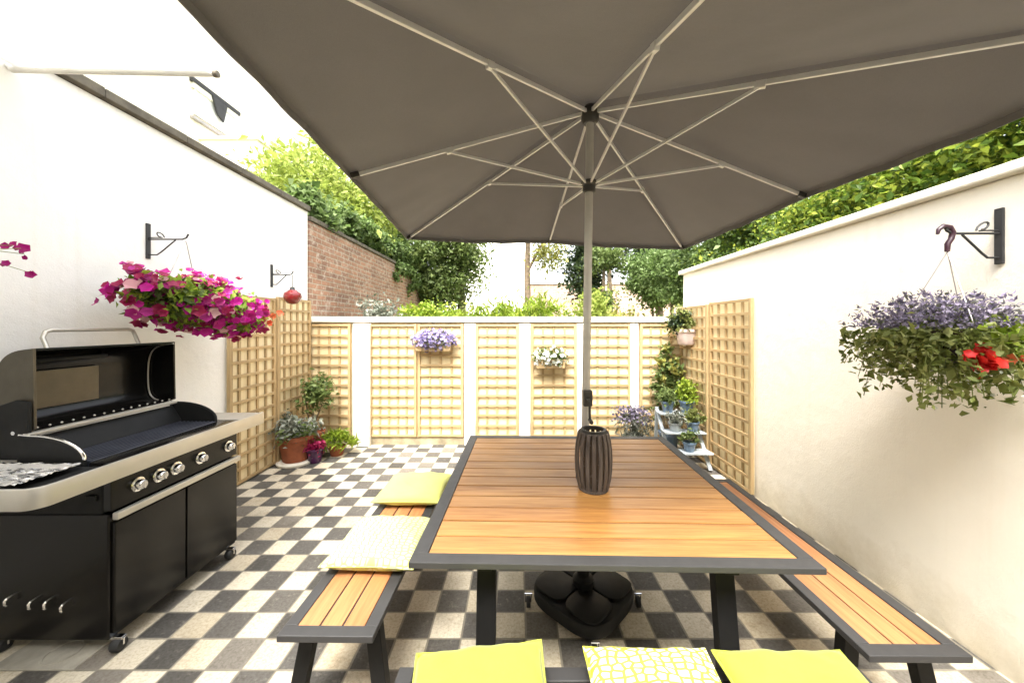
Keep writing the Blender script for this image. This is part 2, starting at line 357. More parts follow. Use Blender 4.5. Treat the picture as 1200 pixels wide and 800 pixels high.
M = dict(
    white = render_wall('white_render', (.82,.80,.75)),
    cream = render_wall('cream_render', (.86,.81,.71)),
    butter = render_wall('butter_render', (.78,.69,.50)),
    cap = plain('slate_capping', (.11,.095,.07), .85, var=.4, bmp=.4),
    stone = plain('pale_coping', (.66,.62,.52), .85, var=.12, bmp=.3),
    pave = checker('checker_paving'),
    kerb = plain('weathered_plinth', (.30,.25,.16), .9, var=.35, bmp=.4),
    soil = plain('garden_ground', (.16,.17,.06), .95, var=.5, scale=3, bmp=.6),
    pineV = wood('pine_upright', (.32,.22,.10), (.49,.355,.18), 2, .65, 30),
    board = wood('pale_pine_board', (.68,.55,.31), (.80,.69,.44), 2, .7, 14),
    pineH = wood('pine_slat', (.31,.21,.095), (.47,.34,.17), 0, .65, 30),
    pineY = wood('pine_side_slat', (.31,.21,.095), (.47,.34,.17), 1, .65, 30),
    teakX = wood('teak_table', (.235,.10,.026), (.46,.235,.070), 0, .36, 24),
    teakY = wood('teak_bench', (.28,.115,.042), (.46,.21,.085), 1, .5, 24),
    frame = plain('charcoal_metal', (.036,.035,.035), .5, var=.12, spec=.5, bmp=.05, bscale=300),
    leg = plain('black_metal', (.006,.006,.006), .5, var=.2, spec=.25),
    canopy = fabric('taupe_canopy', (.215,.203,.196), .3, 700, .05),
    rib = plain('champagne_aluminium', (.68,.67,.64), .4, .2, var=.06),
    pole = plain('pale_bronze_pole', (.55,.53,.48), .35, .4, var=.08),
    hub = plain('dark_plastic', (.04,.037,.032), .5),
    black = plain('black_enamel', (.005,.0045,.0038), .22, var=.3, spec=.3),
    bmatt = plain('black_matt', (.008,.008,.0075), .6, var=.3, spec=.25),
    steel = plain('brushed_steel', (.50,.475,.42), .42, .65, var=.08, scale=4),
    chrome = plain('chrome', (.8,.8,.8), .12, 1, var=.05),
    iron = plain('griddle_plate', (.075,.08,.10), .36, .5, var=.25),
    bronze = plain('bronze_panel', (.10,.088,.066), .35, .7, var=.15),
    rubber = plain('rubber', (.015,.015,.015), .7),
    terra = plain('terracotta', (.26,.075,.03), .8, var=.25, bmp=.3),
    purple = plain('purple_glaze', (.05,.012,.05), .25, var=.2),
    redglass = plain('dark_red_glaze', (.17,.012,.012), .15, var=.2, coat=.5),
    bluepot = plain('blue_grey_glaze', (.13,.19,.27), .3, var=.25),
    greywood = plain('grey_painted_wood', (.36,.40,.42), .7, var=.2),
    pinkpot = plain('pale_pink_pot', (.66,.52,.47), .7, var=.12),
    basket = plain('brown_basket', (.10,.065,.04), .9, var=.4, bmp=.6),
    wicker = wood('weathered_slat', (.045,.036,.030), (.135,.112,.095), 2, .75, 40),
    glass = plain('smoky_glass', (.085,.066,.05), .25),
    ironwork = plain('wrought_iron', (.02,.02,.02), .6, var=.3),
    maroon = plain('maroon_plastic', (.022,.004,.011), .4),
    wire = plain('wire', (.35,.33,.32), .4, .5),
    bark = plain('bark', (.13,.095,.06), .95, var=.4, scale=12, bmp=.8, bscale=30),
    brick = brick('old_brick', (.36,.19,.115), (.20,.11,.075), (.36,.29,.21)),
    pinkbrick = brick('pale_brick', (.44,.29,.225), (.36,.23,.175), (.42,.36,.30)),
    tile = plain('roof_tile', (.22,.12,.08), .85, var=.3),
    pane = plain('window_glass', (.06,.07,.08), .08, spec=.8),
    glassreflect = plain('pale_reflection_glass', (.6,.62,.62), .1),  # light reflected by the pane, put into its pale colour
    awn = fabric('white_awning', (.88,.87,.85), .72, 400, .02),
    awnrail = plain('white_powder_coat', (.66,.65,.60), .45, var=.08),
    lime = fabric('lime_fabric', (.37,.41,.055), 0, 450, .06),
    lemon = fabric('lemon_fabric', (.56,.57,.15), 0, 450, .06),
    pebble = pebble_fabric('pebble_fabric', (.45,.46,.055), (.68,.68,.52), 30, .12),
    pale = pebble_fabric('pale_fabric', (.48,.51,.15), (.57,.60,.33), 34, .10),
    foil = plain('crumpled_foil', (.75,.75,.76), .25, 1, var=.1, bmp=1.0, bscale=25),
    concrete = plain('concrete', (.30,.28,.23), .9, var=.25, bmp=.4),
    L_hedge = foliage('hedge_leaf', [(.05,.10,.014),(.10,.17,.02),(.20,.26,.03),(.32,.36,.05)], .4),
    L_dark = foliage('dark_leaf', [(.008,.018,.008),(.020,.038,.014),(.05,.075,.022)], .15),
    L_bright = foliage('bright_leaf', [(.20,.26,.05),(.32,.39,.08),(.45,.50,.13)], .5),
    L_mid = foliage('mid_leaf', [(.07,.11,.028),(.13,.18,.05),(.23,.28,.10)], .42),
    L_ivy = foliage('ivy_leaf', [(.06,.10,.025),(.13,.20,.055),(.24,.31,.13)], .45),
    L_lime = foliage('lime_leaf', [(.13,.22,.02),(.25,.34,.03),(.34,.40,.06)], .4),
    L_olive = foliage('olive_leaf', [(.09,.12,.025),(.19,.22,.055),(.33,.35,.13)], .4),
    L_silver = foliage('silver_leaf', [(.16,.18,.14),(.28,.28,.24),(.10,.13,.08)], .25),
    L_yellow = foliage('yellow_leaf', [(.22,.22,.05),(.36,.33,.09),(.15,.20,.04)], .4),
    F_mag = foliage('magenta_petal', [(.42,.005,.20),(.60,.012,.33),(.30,.004,.11),(.66,.06,.44)], .35),
    F_crim = foliage('crimson_petal', [(.28,.01,.06),(.40,.02,.11)], .3),
    F_pink = foliage('pale_pink_petal', [(.72,.36,.42),(.78,.52,.52)], .35),
    F_coral = foliage('coral_petal', [(.65,.09,.04),(.74,.20,.09)], .3),
    F_lil = foliage('lilac_petal', [(.27,.22,.46),(.42,.36,.60),(.19,.15,.34)], .3),
    F_lav = foliage('lavender_petal', [(.20,.17,.265),(.34,.295,.40),(.13,.11,.19),(.10,.11,.05)], .3),
    F_red = foliage('scarlet_petal', [(.55,.012,.012),(.66,.03,.02)], .25),
    F_white = foliage('white_petal', [(.8,.8,.78),(.7,.72,.66)], .3),
)

# ------------------------------------------------------------------ world, sun, camera
W = bpy.data.worlds.new('World'); S.world = W; W.use_nodes = True
nt = W.node_tree; bg = nt.nodes['Background']
SUN_EL, SUN_AZ = 60, 194       # azimuth clockwise from +Y
sky = nt.nodes.new('ShaderNodeTexSky'); sky.sky_type = 'NISHITA'; sky.sun_disc = False
sky.sun_elevation = R(SUN_EL); sky.sun_rotation = R(SUN_AZ); sky.dust_density = 6; sky.air_density = 1.3; sky.ozone_density = 1
hs = nt.nodes.new('ShaderNodeHueSaturation'); hs.inputs['Saturation'].default_value = .25
nt.links.new(sky.outputs[0], hs.inputs['Color']); nt.links.new(hs.outputs[0], bg.inputs[0]); bg.inputs[1].default_value = .15
sl = bpy.data.lights.new('sun', 'SUN'); sl.energy = 1.5; sl.angle = R(22); sl.color = (1,.95,.87)
so = bpy.data.objects.new('sun', sl); COL.objects.link(so)
dv = Vector((math.sin(R(SUN_AZ))*math.cos(R(SUN_EL)), math.cos(R(SUN_AZ))*math.cos(R(SUN_EL)), math.sin(R(SUN_EL))))
so.rotation_euler = dv.to_track_quat('Z', 'Y').to_euler(); so.location = dv*30
cam = bpy.data.cameras.new('camera'); co = bpy.data.objects.new('camera', cam); COL.objects.link(co)
co.location = (0,0,1.62); co.rotation_euler = (R(90),0,0)
cam.sensor_width = 36; cam.lens = 417/1200*36; cam.shift_x = -5/1200; cam.shift_y = -19/1200
cam.clip_start = .02; cam.clip_end = 1000; S.camera = co
vs = S.view_settings; vs.view_transform = 'Standard'; vs.look = 'None'; vs.gamma = 1; vs.use_curve_mapping = False; vs.exposure = 2.52
S.cycles.max_bounces = 10; S.cycles.diffuse_bounces = 6

# ------------------------------------------------------------------ ground and walls
tag(MB().add([(-300,-300,-.012),(300,-300,-.012),(300,300,-.012),(-300,300,-.012)], [(0,1,2,3)]).build('ground', M['soil']), kind='structure')
tag(MB().add([(-2.86,-3,0),(2.29,-3,0),(2.29,4.93,0),(-2.86,4.93,0)], [(0,1,2,3)]).build('paving', M['pave']), kind='structure')

XL, XR, YB = -2.83, 2.26, 4.86
t = thing('garden_wall', 'tall white rendered side wall behind the black barbecue', 'wall', (XL,1,0))
MB().box(XL-.22, XL, -3, 4.83, -.02, 3.16).build('wall_face', M['white'], t, .008)
mb = MB()
y = -3.0
while y < 4.8:
    mb.box(XL-.27, XL+.045, y, min(y+.597, 4.86), 3.162+random.uniform(0,.004), 3.225+random.uniform(0,.006)); y += .602
mb.build('coping', M['cap'], t, .006)
t = thing('garden_wall', 'long cream rendered side wall topped by pale coping below the hedge', 'wall', (XR,1,0))
MB().box(XR, XR+.22, -3, 4.82, -.02, 2.30).build('wall_face', M['cream'], t, .008)
MB().box(XR-.05, XR+.27, -3, 4.86, 2.302, 2.355).build('coping', M['stone'], t, .01)
t = thing('garden_wall', 'low cream back wall with white pillars between trellis panels', 'wall', (0,YB,0))
MB().box(XL+.002, XR+.3, YB, YB+.2, -.02, 1.655).build('wall_face', M['butter'], t, .008)
MB().box(XL+.004, XR-.004, YB-.06, YB+.25, 1.657, 1.735).build('coping', M['stone'], t, .012)
PIL = [(423,19), (550.5,13), (615,13), (681,9), (743.5,9)]
for i, (px, w) in enumerate(PIL):
    d = .10 if i == 0 else .055
    x = (px-605)/417*(YB-d); hw = w/417*YB/2
    MB().box(x-hw, x+hw, YB-d, YB+.01, -.01, 1.64).build('pillar', M['white'], t, .008)
MB().box(XL+.01, XR-.01, YB-.028, YB+.02, -.01, .10).build('plinth', M['kerb'], t, .008)

# ------------------------------------------------------------------ trellis
def trellis(a, b, z0, z1, nrm, label, cell=.135, bar=.029):
    """a, b: (x, y) ends of the panel; slats in two layers on a thin frame"""
    a = Vector((a[0],a[1],0)); b = Vector((b[0],b[1],0)); n = Vector((nrm[0],nrm[1],0)); L = (b-a).length; u = (b-a)/L
    t = thing('trellis_panel', label, 'trellis', tuple((a+b)/2 + Vector((0,0,z0))), 0, 'pine trellis panels on the courtyard walls')
    up = Vector((0,0,1)); hm = M['pineH'] if abs(u.x) > .5 else M['pineY']
    MB().prism([a+u*.002+up*(z0+.002), b-u*.002+up*(z0+.002), b-u*.002+up*(z1-.002), a+u*.002+up*(z1-.002)], n*.004).build('backing_board', M['board'], t)
    fr = MB()
    for p in (a+u*.018, b-u*.018): fr.beam(p+up*z0+n*.0205, p+up*z1+n*.0205, .036, .032, n)
    fr.build('upright', M['pineV'], t, .003)
    nv = max(2, round((L-.036)/cell)); v = MB()
    for i in range(1, nv):
        p = a + u*(.018+(L-.036)*i/nv) + u*random.uniform(-.003,.003)
        v.beam(p+up*(z0+.002)+n*.013, p+up*(z1-.002)+n*.013, bar, .014, n)
    v.build('vertical_slats', M['pineV'], t, .002)
    nh = max(2, round((z1-z0)/cell)); h = MB()
    for j in range(nh+1):
        z = z0+.016+(z1-z0-.032)*j/nh + random.uniform(-.003,.003)
        h.beam(a+u*.002+up*z+n*.0275, b-u*.002+up*z+n*.0275, .013, bar, up)
    h.build('horizontal_slats', hm, t, .002)
    return t
trellis((XL+.012,3.46), (XL+.012,4.13), .02, 1.93, (1,0), 'trellis on the tall white wall nearest the barbecue, under the petunias')
trellis((XL+.03,4.14), (XL+.03,4.80), .02, 1.95, (1,0), 'trellis on the tall white wall in the corner behind the terracotta pot')
trellis((XR-.010,3.36), (XR-.010,4.09), .02, 1.88, (-1,0), 'trellis on the right wall nearest the table, its edge on bare wall')
trellis((XR-.03,4.10), (XR-.03,4.78), .02, 1.86, (-1,0), 'trellis on the right wall in the corner behind the plant stand')
def bx(px): return (px-605)/417*(YB-.01)
for p0, p1, lab in ((361,412,'leftmost trellis on the back wall, beside the wide white pillar'),
                    (433.5,489,'trellis on the back wall right of the wide white pillar'),
                    (490,543.5,'trellis on the back wall under the lilac flowers'),
                    (557.5,608,'bare trellis on the back wall between lilac and white flower planters'),
                    (622,675.5,'trellis on the back wall under the white flower planter'),
                    (686,738.5,'trellis on the back wall just right of the parasol pole'),
                    (749,799,'rightmost trellis on the back wall, behind the climbing plant')):
    trellis((bx(p0),YB-.012), (bx(p1),YB-.012), .11, 1.635, (0,-1), lab)

# ------------------------------------------------------------------ table
def planks_x(mb, x0, x1, y0, y1, n, z0, z1, gap=.008):
    w = (y1-y0+gap)/n
    for i in range(n): mb.box(x0, x1, y0+i*w, y0+(i+1)*w-gap, z0+random.uniform(-.0006,.0006), z1+random.uniform(-.0008,.0008))
def frame_ring(mb, hx, hy, w, z0, z1):
    mb.box(-hx, hx, -hy, -hy+w, z0, z1); mb.box(-hx, hx, hy-w, hy, z0, z1)
    mb.box(-hx, -hx+w, -hy+w+.0005, hy-w-.0005, z0, z1); mb.box(hx-w, hx, -hy+w+.0005, hy-w-.0005, z0, z1)
TC = (.375, 2.045, 0)
t = thing('dining_table', 'square garden table with orange teak planks in a charcoal frame', 'table', TC, R(-1.3))
def lb(mb, name, mat, par, **k):     # build in the thing's own coordinates
    o0 = root_loc(par); mb.v = [(a+o0[0], b+o0[1], c+o0[2]) for a, b, c in mb.v]; return mb.build(name, mat, par, **k)
mb = MB(); frame_ring(mb, .755, .755, .058, .726, .75); lb(mb, 'table_frame', M['frame'], t, bevel=.003)
mb = MB(); planks_x(mb, -.695, .695, -.695, .695, 12, .728, .747); lb(mb, 'tabletop', M['teakX'], t, bevel=.002)
lb(MB().box(-.6965,.6965,-.6965,.6965,.7275,.7425), 'gap_shade_sheet', M['rubber'], t)  # black sheet under the planks, painting shade into the gaps
mb = MB()
for sx in (-.48,.46): mb.beam((sx,-.69,.695), (sx,.69,.695), .05, .04)
mb.beam((-.45,0,.697), (.43,0,.697), .05, .034); lb(mb, 'under_frame', M['leg'], t, bevel=.002)
for sx in (-.48,.46):
    for sy in (-1,1):
        lb(MB().beam((sx, sy*.60, .705), (sx, sy*.70, .004), .076, .05, (0,1,0)), 'leg', M['leg'], t, bevel=.003)
lb(MB().lathe([(.026,.7475),(.045,.7475),(.045,.754),(.036,.757),(.026,.757)], (.012,-.0,0), 24), 'pole_grommet', M['leg'], t, smooth=True)

# ------------------------------------------------------------------ benches
def make_bench(label):
    t = thing('garden_bench', label, 'bench', (0,0,0), 0, 'benches round the table')
    mb = MB(); frame_ring(mb, .183, .727, .05, .424, .45); lb(mb, 'seat_frame', M['frame'], t, bevel=.003)
    mb = MB(); w = .2715/3
    for i in range(3): mb.box(-.132+i*.0895, -.132+i*.0895+.082, -.676, .676, .424, .4475)
    lb(mb, 'seat', M['teakY'], t, bevel=.002)
    lb(MB().box(-.1325,.1325,-.6765,.6765,.4245,.443), 'gap_shade_sheet', M['rubber'], t)  # dark sheet standing in for shade between the seat planks
    for sy in (-.58,.58): lb(MB().beam((-.15,sy,.410), (.15,sy,.410), .05, .026), 'cross_rail', M['leg'], t, bevel=.002)
    for sx in (-1,1):
        for sy in (-1,1):
            lb(MB().beam((sx*.125, sy*.58, .41), (sx*.19, sy*.62, .004), .06, .045, (0,1,0)), 'leg', M['leg'], t, bevel=.003)
    return t
b1 = make_bench('teak bench on the barbecue side, carrying two pale cushions')
b1.location = (-.715, 2.067, 0); b1.rotation_euler.z = R(-.6)
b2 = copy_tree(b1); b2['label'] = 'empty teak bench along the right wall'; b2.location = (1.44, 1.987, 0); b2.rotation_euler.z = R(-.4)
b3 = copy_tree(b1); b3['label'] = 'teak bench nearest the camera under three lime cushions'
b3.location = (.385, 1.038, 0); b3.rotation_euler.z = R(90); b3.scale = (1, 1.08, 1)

# ------------------------------------------------------------------ cushions
def cushion(label, x, y, z, w, d, th, rz, mat, tilt=(0,0), seed=0):
    rr = random.Random(seed); n = 22
    t = thing('cushion', label, 'cushion', (x,y,z), 0, 'yellow cushions on the benches')
    ph = [rr.uniform(0,6.28) for _ in range(8)]
    def surf(u, v, s):
        e = (1-abs(u)**2.6)*(1-abs(v)**2.6); e = max(e, 0)**.42
        pin = 1 - .05*(1-abs(u)**2)*abs(v)**6 - 0; pin2 = 1 - .05*(1-abs(v)**2)*abs(u)**6
        wr = .006*math.sin(5*u+ph[0])*math.sin(4*v+ph[1]) + .004*math.sin(9*u*v+ph[2]+3*u) + .003*math.sin(13*(u+v)+ph[3])*e
        zz = s*th/2*e + wr*e
        return (u*w/2*pin2, v*d/2*pin, zz)
    mb = MB()
    for s in (1,-1):
        vs = [surf(-1+2*i/n, -1+2*j/n, s) for j in range(n+1) for i in range(n+1)]
        fs = [(j*(n+1)+i, j*(n+1)+i+1, (j+1)*(n+1)+i+1, (j+1)*(n+1)+i) for j in range(n) for i in range(n)]
        mb.add(vs, fs)
    per = [surf(-1+2*i/n,-1,1) for i in range(n)] + [surf(1,-1+2*i/n,1) for i in range(n)] + [surf(1-2*i/n,1,1) for i in range(n)] + [surf(-1,1-2*i/n,1) for i in range(n)]
    lb(mb, 'cushion_cover', mat, t, smooth=True, auto=80)
    lb(MB().tube(per, .0045, 6, True), 'piping', mat, t, smooth=True)
    t.rotation_euler = (R(tilt[0]), R(tilt[1]), R(rz)); return t
cushion('pale yellow cushion alone at the far end of the left bench', -.715+.02, 2.455, .502, .44, .42, .105, -1, M['lemon'], seed=1)
cushion('whitish lemon cushion with faint pattern, in the middle of the left bench', -.685, 1.845, .505, .44, .42, .11, -2, M['pale'], (0,0), 2)
cushion('plain lime cushion at the left end of the nearest bench', -.105, 1.0, .51, .42, .42, .11, 5, M['lime'], (5,-2), 3)
cushion('yellow cushion with white pebble pattern between two plain ones', 0.43, .99, .512, .41, .44, .11, -1, M['pebble'], (3,0), 4)
cushion('plain lime cushion at the right end of the nearest bench', .875, .985, .512, .43, .43, .11, 0, M['lime'], (3,0), 5)

# ------------------------------------------------------------------ parasol
P8 = {8:(-.90,1.92,2.42), 7:(-1.0,3.26,2.41), 6:(.31,3.36,2.40), 5:(1.62,3.46,2.36), 4:(1.72,2.11,2.38), 3:(1.82,.77,2.36), 2:(.51,.67,2.40), 1:(-.80,.58,2.41)}
CR = Vector((.419,2.016,2.85)); FOOT = Vector((.385,2.045,.12))
t = thing('parasol', 'large square taupe parasol open over the table, pale ribs', 'parasol', (FOOT.x,FOOT.y,.12))
ax = (CR-FOOT).normalized()
MB().tube([FOOT, CR-ax*.05], .023, 16).build('pole', M['pole'], t, smooth=True)
MB().tube([CR-ax*.09, CR-ax*.07, CR-ax*.02, CR+ax*.01], [.035,.05,.05,.03], 16).build('crown_hub', M['hub'], t, smooth=True)
RUN = FOOT + ax*2.30
MB().tube([RUN-ax*.05, RUN-ax*.045, RUN-ax*.01, RUN, RUN+ax*.015], [.03,.036,.036,.05,.045], 16).build('runner', M['hub'], t, smooth=True)
n = 22; mb = MB(); order = [1,2,3,4,5,6,7,8]
canv = CR + Vector((0,0,.03)); rim = []
for q in range(8):
    A = vec(P8[order[q]]) + Vector((0,0,.022)); B = vec(P8[order[(q+1) % 8]]) + Vector((0,0,.022))
    grid = {}; vs = []
    for i in range(n+1):
        for j in range(i+1):
            s = i/n; u = j/i if i else 0
            p = canv + ((A-canv)*(1-u) + (B-canv)*u)*s
            sag = math.sin(math.pi*u)*s
            p = p - Vector((0,0,1))*(.018*sag + .004*math.sin(9*math.pi*u+q)*math.sin(math.pi*u)*s*s + .003*math.sin(14*s+5*u+2*q)*sag) - Vector((p.x-canv.x, p.y-canv.y, 0))*(.014*math.sin(math.pi*u)*s**3)
            grid[i,j] = len(vs); vs.append(p)
            if i == n and j < i: rim.append(p)
    fs = []
    for i in range(n):
        for j in range(i+1):
            fs.append((grid[i,j], grid[i+1,j], grid[i+1,j+1]))
            if j < i: fs.append((grid[i,j], grid[i+1,j+1], grid[i,j+1]))
    mb.add(vs, fs)
can = mb.build('canopy', M['canopy'], t, smooth=True, auto=12)
sd = can.modifiers.new('cloth_thickness', 'SOLIDIFY'); sd.thickness = .0025; sd.offset = 1
hem = MB(); m_ = len(rim)
for i in range(m_):
    a = rim[i]; b = rim[(i+1) % m_]
    hem.beam(a-Vector((0,0,.012)), b-Vector((0,0,.012)), .005, .03)
hem.build('hem', M['canopy'], can)
for k in order:
    e = vec(P8[k]); d = e-CR
    s0 = CR - ax*.035 + Vector((d.x,d.y,0)).normalized()*.045
    e2 = CR + d*.985
    rb = MB().beam(s0, e2, .0125, .020).build('rib', M['rib'], t, .002)
    fr = .42 if k % 2 else .59
    j = s0 + (e2-s0)*fr
    MB().beam(RUN + Vector((d.x,d.y,0)).normalized()*.04, j-Vector((0,0,.012)), .0105, .015).build('strut', M['rib'], rb, .002)
    MB().beam(e2-d.normalized()*.035, e2+d.normalized()*.012, .022, .03).build('rib_pocket', M['hub'], rb, .003)
    MB().beam(j-d.normalized()*.02-Vector((0,0,.006)), j+d.normalized()*.02-Vector((0,0,.006)), .021, .03).build('joint', M['rib'], rb, .002)
cz = FOOT + ax*1.09
ck = MB().box(cz.x-.022, cz.x+.03, cz.y-.045, cz.y+.02, cz.z-.045, cz.z+.045).build('crank_box', M['hub'], t, .008)
MB().tube([(cz.x,cz.y-.045,cz.z),(cz.x,cz.y-.075,cz.z),(cz.x+.004,cz.y-.08,cz.z-.02),(cz.x+.006,cz.y-.08,cz.z-.11)], .007, 8).tube([(cz.x+.006,cz.y-.075,cz.z-.11),(cz.x+.006,cz.y-.125,cz.z-.112)], .011, 8).build('crank_handle', M['hub'], ck, smooth=True)

t = thing('umbrella_stand', 'black wheeled parasol stand on the paving under the table', 'parasol stand', (.385,2.05,0))
prof = []
hd = .345
c4 = [(hd,0),(0,hd),(-hd,0),(0,-hd)]
for i in range(4):
    a = Vector(c4[i]); p = Vector(c4[i-1]); q = Vector(c4[(i+1) % 4])
    for s in range(9):
        u = s/8; b0 = a.lerp(p,.36); b2 = a.lerp(q,.36)
        prof.append(b0*(1-u)**2 + a*2*u*(1-u) + b2*u*u)
mb = MB().prism([(p.x+.385, p.y+2.05, .05) for p in prof], (0,0,.075)); mb.build('base_plate', M['bmatt'], t, .015, True)
for i in range(4):
    a = math.pi/2*i
    mbx = MB().prism([(p.x*.43, p.y*.43, .126) for p in prof], (0,0,.012)).xform(Matrix.Translation((.385+.155*math.cos(a), 2.05+.155*math.sin(a), 0)) @ Matrix.Rotation(0,4,'Z'))
    mbx.build('weight', M['bmatt'], t, .005, True)
MB().lathe([(.06,.125),(.06,.17),(.036,.19),(.036,.48),(.03,.5),(.026,.5)], (.385,2.048,0), 20).build('pole_sleeve', M['bmatt'], t, smooth=True)
for i in range(4):
    a = math.pi/2*i; cx, cy = .385+.315*math.cos(a), 2.05+.315*math.sin(a)
    w = MB().tube([(cx-.012,cy,.03),(cx+.012,cy,.03)], .028, 16).build('wheel', M['rubber'], t, .003, True)
    MB().tube([(cx+.016,cy,.03),(cx+.018,cy,.075),(cx-.018,cy,.075),(cx-.016,cy,.03)], .005, 6).build('wheel_fork', M['chrome'], w, smooth=True)

# ------------------------------------------------------------------ lantern on the table
LX, LY = .413, 1.905
t = thing('lantern', 'dark slatted wooden lantern standing on the teak table', 'lantern', (LX,LY,.7485))
def lr(z): return .062 + .034*max(0, math.sin(math.pi*min(1, max(0,(z+.004)/.318))))**.42
mb = MB()
for k in range(18):
    a = 2*math.pi*k/18; ca, sa = math.cos(a), math.sin(a); prev = None
    pts = [(LX+ca*lr(z), LY+sa*lr(z), .752+z) for z in [.012+.29*(.5-.5*math.cos(math.pi*i/8)) for i in range(9)]]
    w = .0098
    tx, ty = -sa*w, ca*w
    vs = []; fs = []
    for p in pts:
        vs += [(p[0]-tx-ca*.003,p[1]-ty-sa*.003,p[2]),(p[0]+tx-ca*.003,p[1]+ty-sa*.003,p[2]),(p[0]+tx+ca*.003,p[1]+ty+sa*.003,p[2]),(p[0]-tx+ca*.003,p[1]-ty+sa*.003,p[2])]
    for i in range(8):
        for q in range(4): fs.append((i*4+q, i*4+(q+1) % 4, i*4+4+(q+1) % 4, i*4+4+q))
    fs += [(3,2,1,0),(32,33,34,35)]; mb.add(vs, fs)
mb.build('slats', M['wicker'], t)
mb = MB(); mb.lathe([(.0,.0),(.078,.0),(.08,.012),(.07,.016),(0,.016)], (LX,LY,.7485), 28); mb.build('lantern_base', M['wicker'], t, smooth=True)
for z, r in ((.300,.068),):
    MB().tube([(LX+(r)*math.cos(a*math.pi/16), LY+(r)*math.sin(a*math.pi/16), .7485+z) for a in range(32)], .006, 6, True).build('hoop', M['wicker'], t, smooth=True)
mb = MB(); mb.lathe([(.055,.302),(.066,.302),(.066,.318),(.055,.318),(.055,.302)], (LX,LY,.7485), 28, False); mb.build('top_ring', M['hub'], t, smooth=True)
MB().lathe([(.0,.018),(.058,.018),(.062,.1),(.055,.27),(.052,.27),(.055,.1),(.05,.03),(0,.03)], (LX,LY,.7485), 24).build('glass_cylinder', M['glass'], t, smooth=True)
MB().lathe([(0,.032),(.035,.032),(.035,.13),(.03,.135),(0,.133)], (LX,LY,.7485), 20).build('candle', M['stone'], t, smooth=True)

# ------------------------------------------------------------------ barbecue
GX0, GX1, GY0, GY1 = -2.62, -2.0, 1.745, 2.535
t = thing('gas_barbecue', 'long black gas barbecue with lid open and steel trim', 'barbecue', (-2.3,2.14,0))
MB().box(GX0, GX1, GY0, GY1, .075, .69).build('cabinet', M['black'], t, .006)
for i, (a, b) in enumerate(((GY0+.012,2.132),(2.142,GY1-.012))):
    d = MB().box(GX1+.001, GX1+.020, a, b, .10, .645).build('door', M['black'], t, .004)
MB().box(GX1+.012, GX1+.042, GY0+.004, GY1-.004, .662, .698).build('handle_rail', M['steel'], t, .006)
MB().box(GX1-.03, GX1+.012, GY0+.002, GY1-.002, .705, .868).build('control_panel', M['black'], t, .004)
MB().box(GX0, GX1-.032, GY0+.001, GY1-.001, .692, .868).build('burner_housing', M['bmatt'], t, .004)
for y in (1.866,1.976,2.075,2.236,2.453):
    k = MB().tube([(GX1+.013,y,.788),(GX1+.020,y,.788),(GX1+.021,y,.788)], [.036,.036,.031], 24).build('knob_bezel', M['chrome'], t, smooth=True)
    MB().tube([(GX1+.021,y,.788),(GX1+.046,y,.788),(GX1+.050,y,.788)], [.026,.023,.019], 20).beam((GX1+.05,y-.0,.770),(GX1+.05,y,.806), .009, .012, (1,0,0)).build('knob', M['chrome'], k, smooth=True)
# worktop: front band with a rounded near corner
r_ = .07; xf = -1.94; yn = 1.43; yf = 2.74
pl = [(xf, yf)]
for i in range(9):
    a = math.pi/2*i/8; pl.append((xf-r_+r_*math.cos(a), yn+r_-r_*math.sin(a)))
pl += [(GX0-.02, yn), (GX0-.02, yn+.02)]
for i in range(9):
    a = math.pi/2*(8-i)/8; pl.append((xf-r_+(r_-.02)*math.cos(a), yn+r_-(r_-.02)*math.sin(a)))
pl.append((xf-.02, yf))
MB().prism([(x,y,.868) for x, y in pl], (0,0,.088)).build('worktop_band', M['steel'], t, .006, True)
MB().box(GX0-.02, xf-.022, GY1+.002, yf-.002, .918, .950).build('side_shelf', M['steel'], t, .004)
mb = MB().box(GX0-.02, xf-.045, yn+.022, GY0-.002, .90, .930); mb.build('side_burner_shelf', M['bmatt'], t, .004)
MB().box(-2.105, xf-.022, GY0+.002, GY1-.002, .87, .948).build('front_ledge', M['black'], t, .012, True)
MB().box(-2.36, -2.107, GY0+.03, GY1-.03, .90, .944).build('griddle', M['iron'], t, .004)
mb = MB()
for i in range(9): mb.box(-2.355+i*.028, -2.349+i*.028, GY0+.04, GY1-.04, .943, .950)
mb.build('griddle_ridges', M['iron'], t)
MB().prism([(-2.43,GY0+.02,1.06),(-2.36,GY0+.02,.95),(-2.36,GY0+.02,.90),(-2.45,GY0+.02,.90)], (0,GY1-GY0-.04,0)).build('fire_wall', M['bmatt'], t, .004)
def arc_poly(y):
    p = [(-2.45,y,.87)]
    p.append((-2.45,y,1.075)); 
    for i in range(11):
        a = math.pi/2*i/10; p.append((-2.40+.27*math.sin(a), y, .952+.118*math.cos(a)))
    p.append((-2.12,y,.87)); return p
for y, nm in ((GY0+.001,0),(GY1-.019,1)):
    c = MB().prism(arc_poly(y), (0,.018,0)).build('cheek', M['bmatt'], t)
    pts = [(q[0], y+.009, q[2]+.004) for q in arc_poly(y)[1:-1]]
    MB().tube(pts, .007, 8).build('cheek_trim', M['chrome'] if nm == 0 else M['bmatt'], c, smooth=True)
MB().beam((-2.415,GY0+.005,1.078),(-2.415,GY1-.005,1.078), .03, .018).build('rear_rail', M['steel'], t, .004)
for i in range(15): MB().sphere((-2.43, GY0+.06+i*.049, 1.102), .0055, 8, 5).build('vent_stud', M['steel'], t, smooth=True)
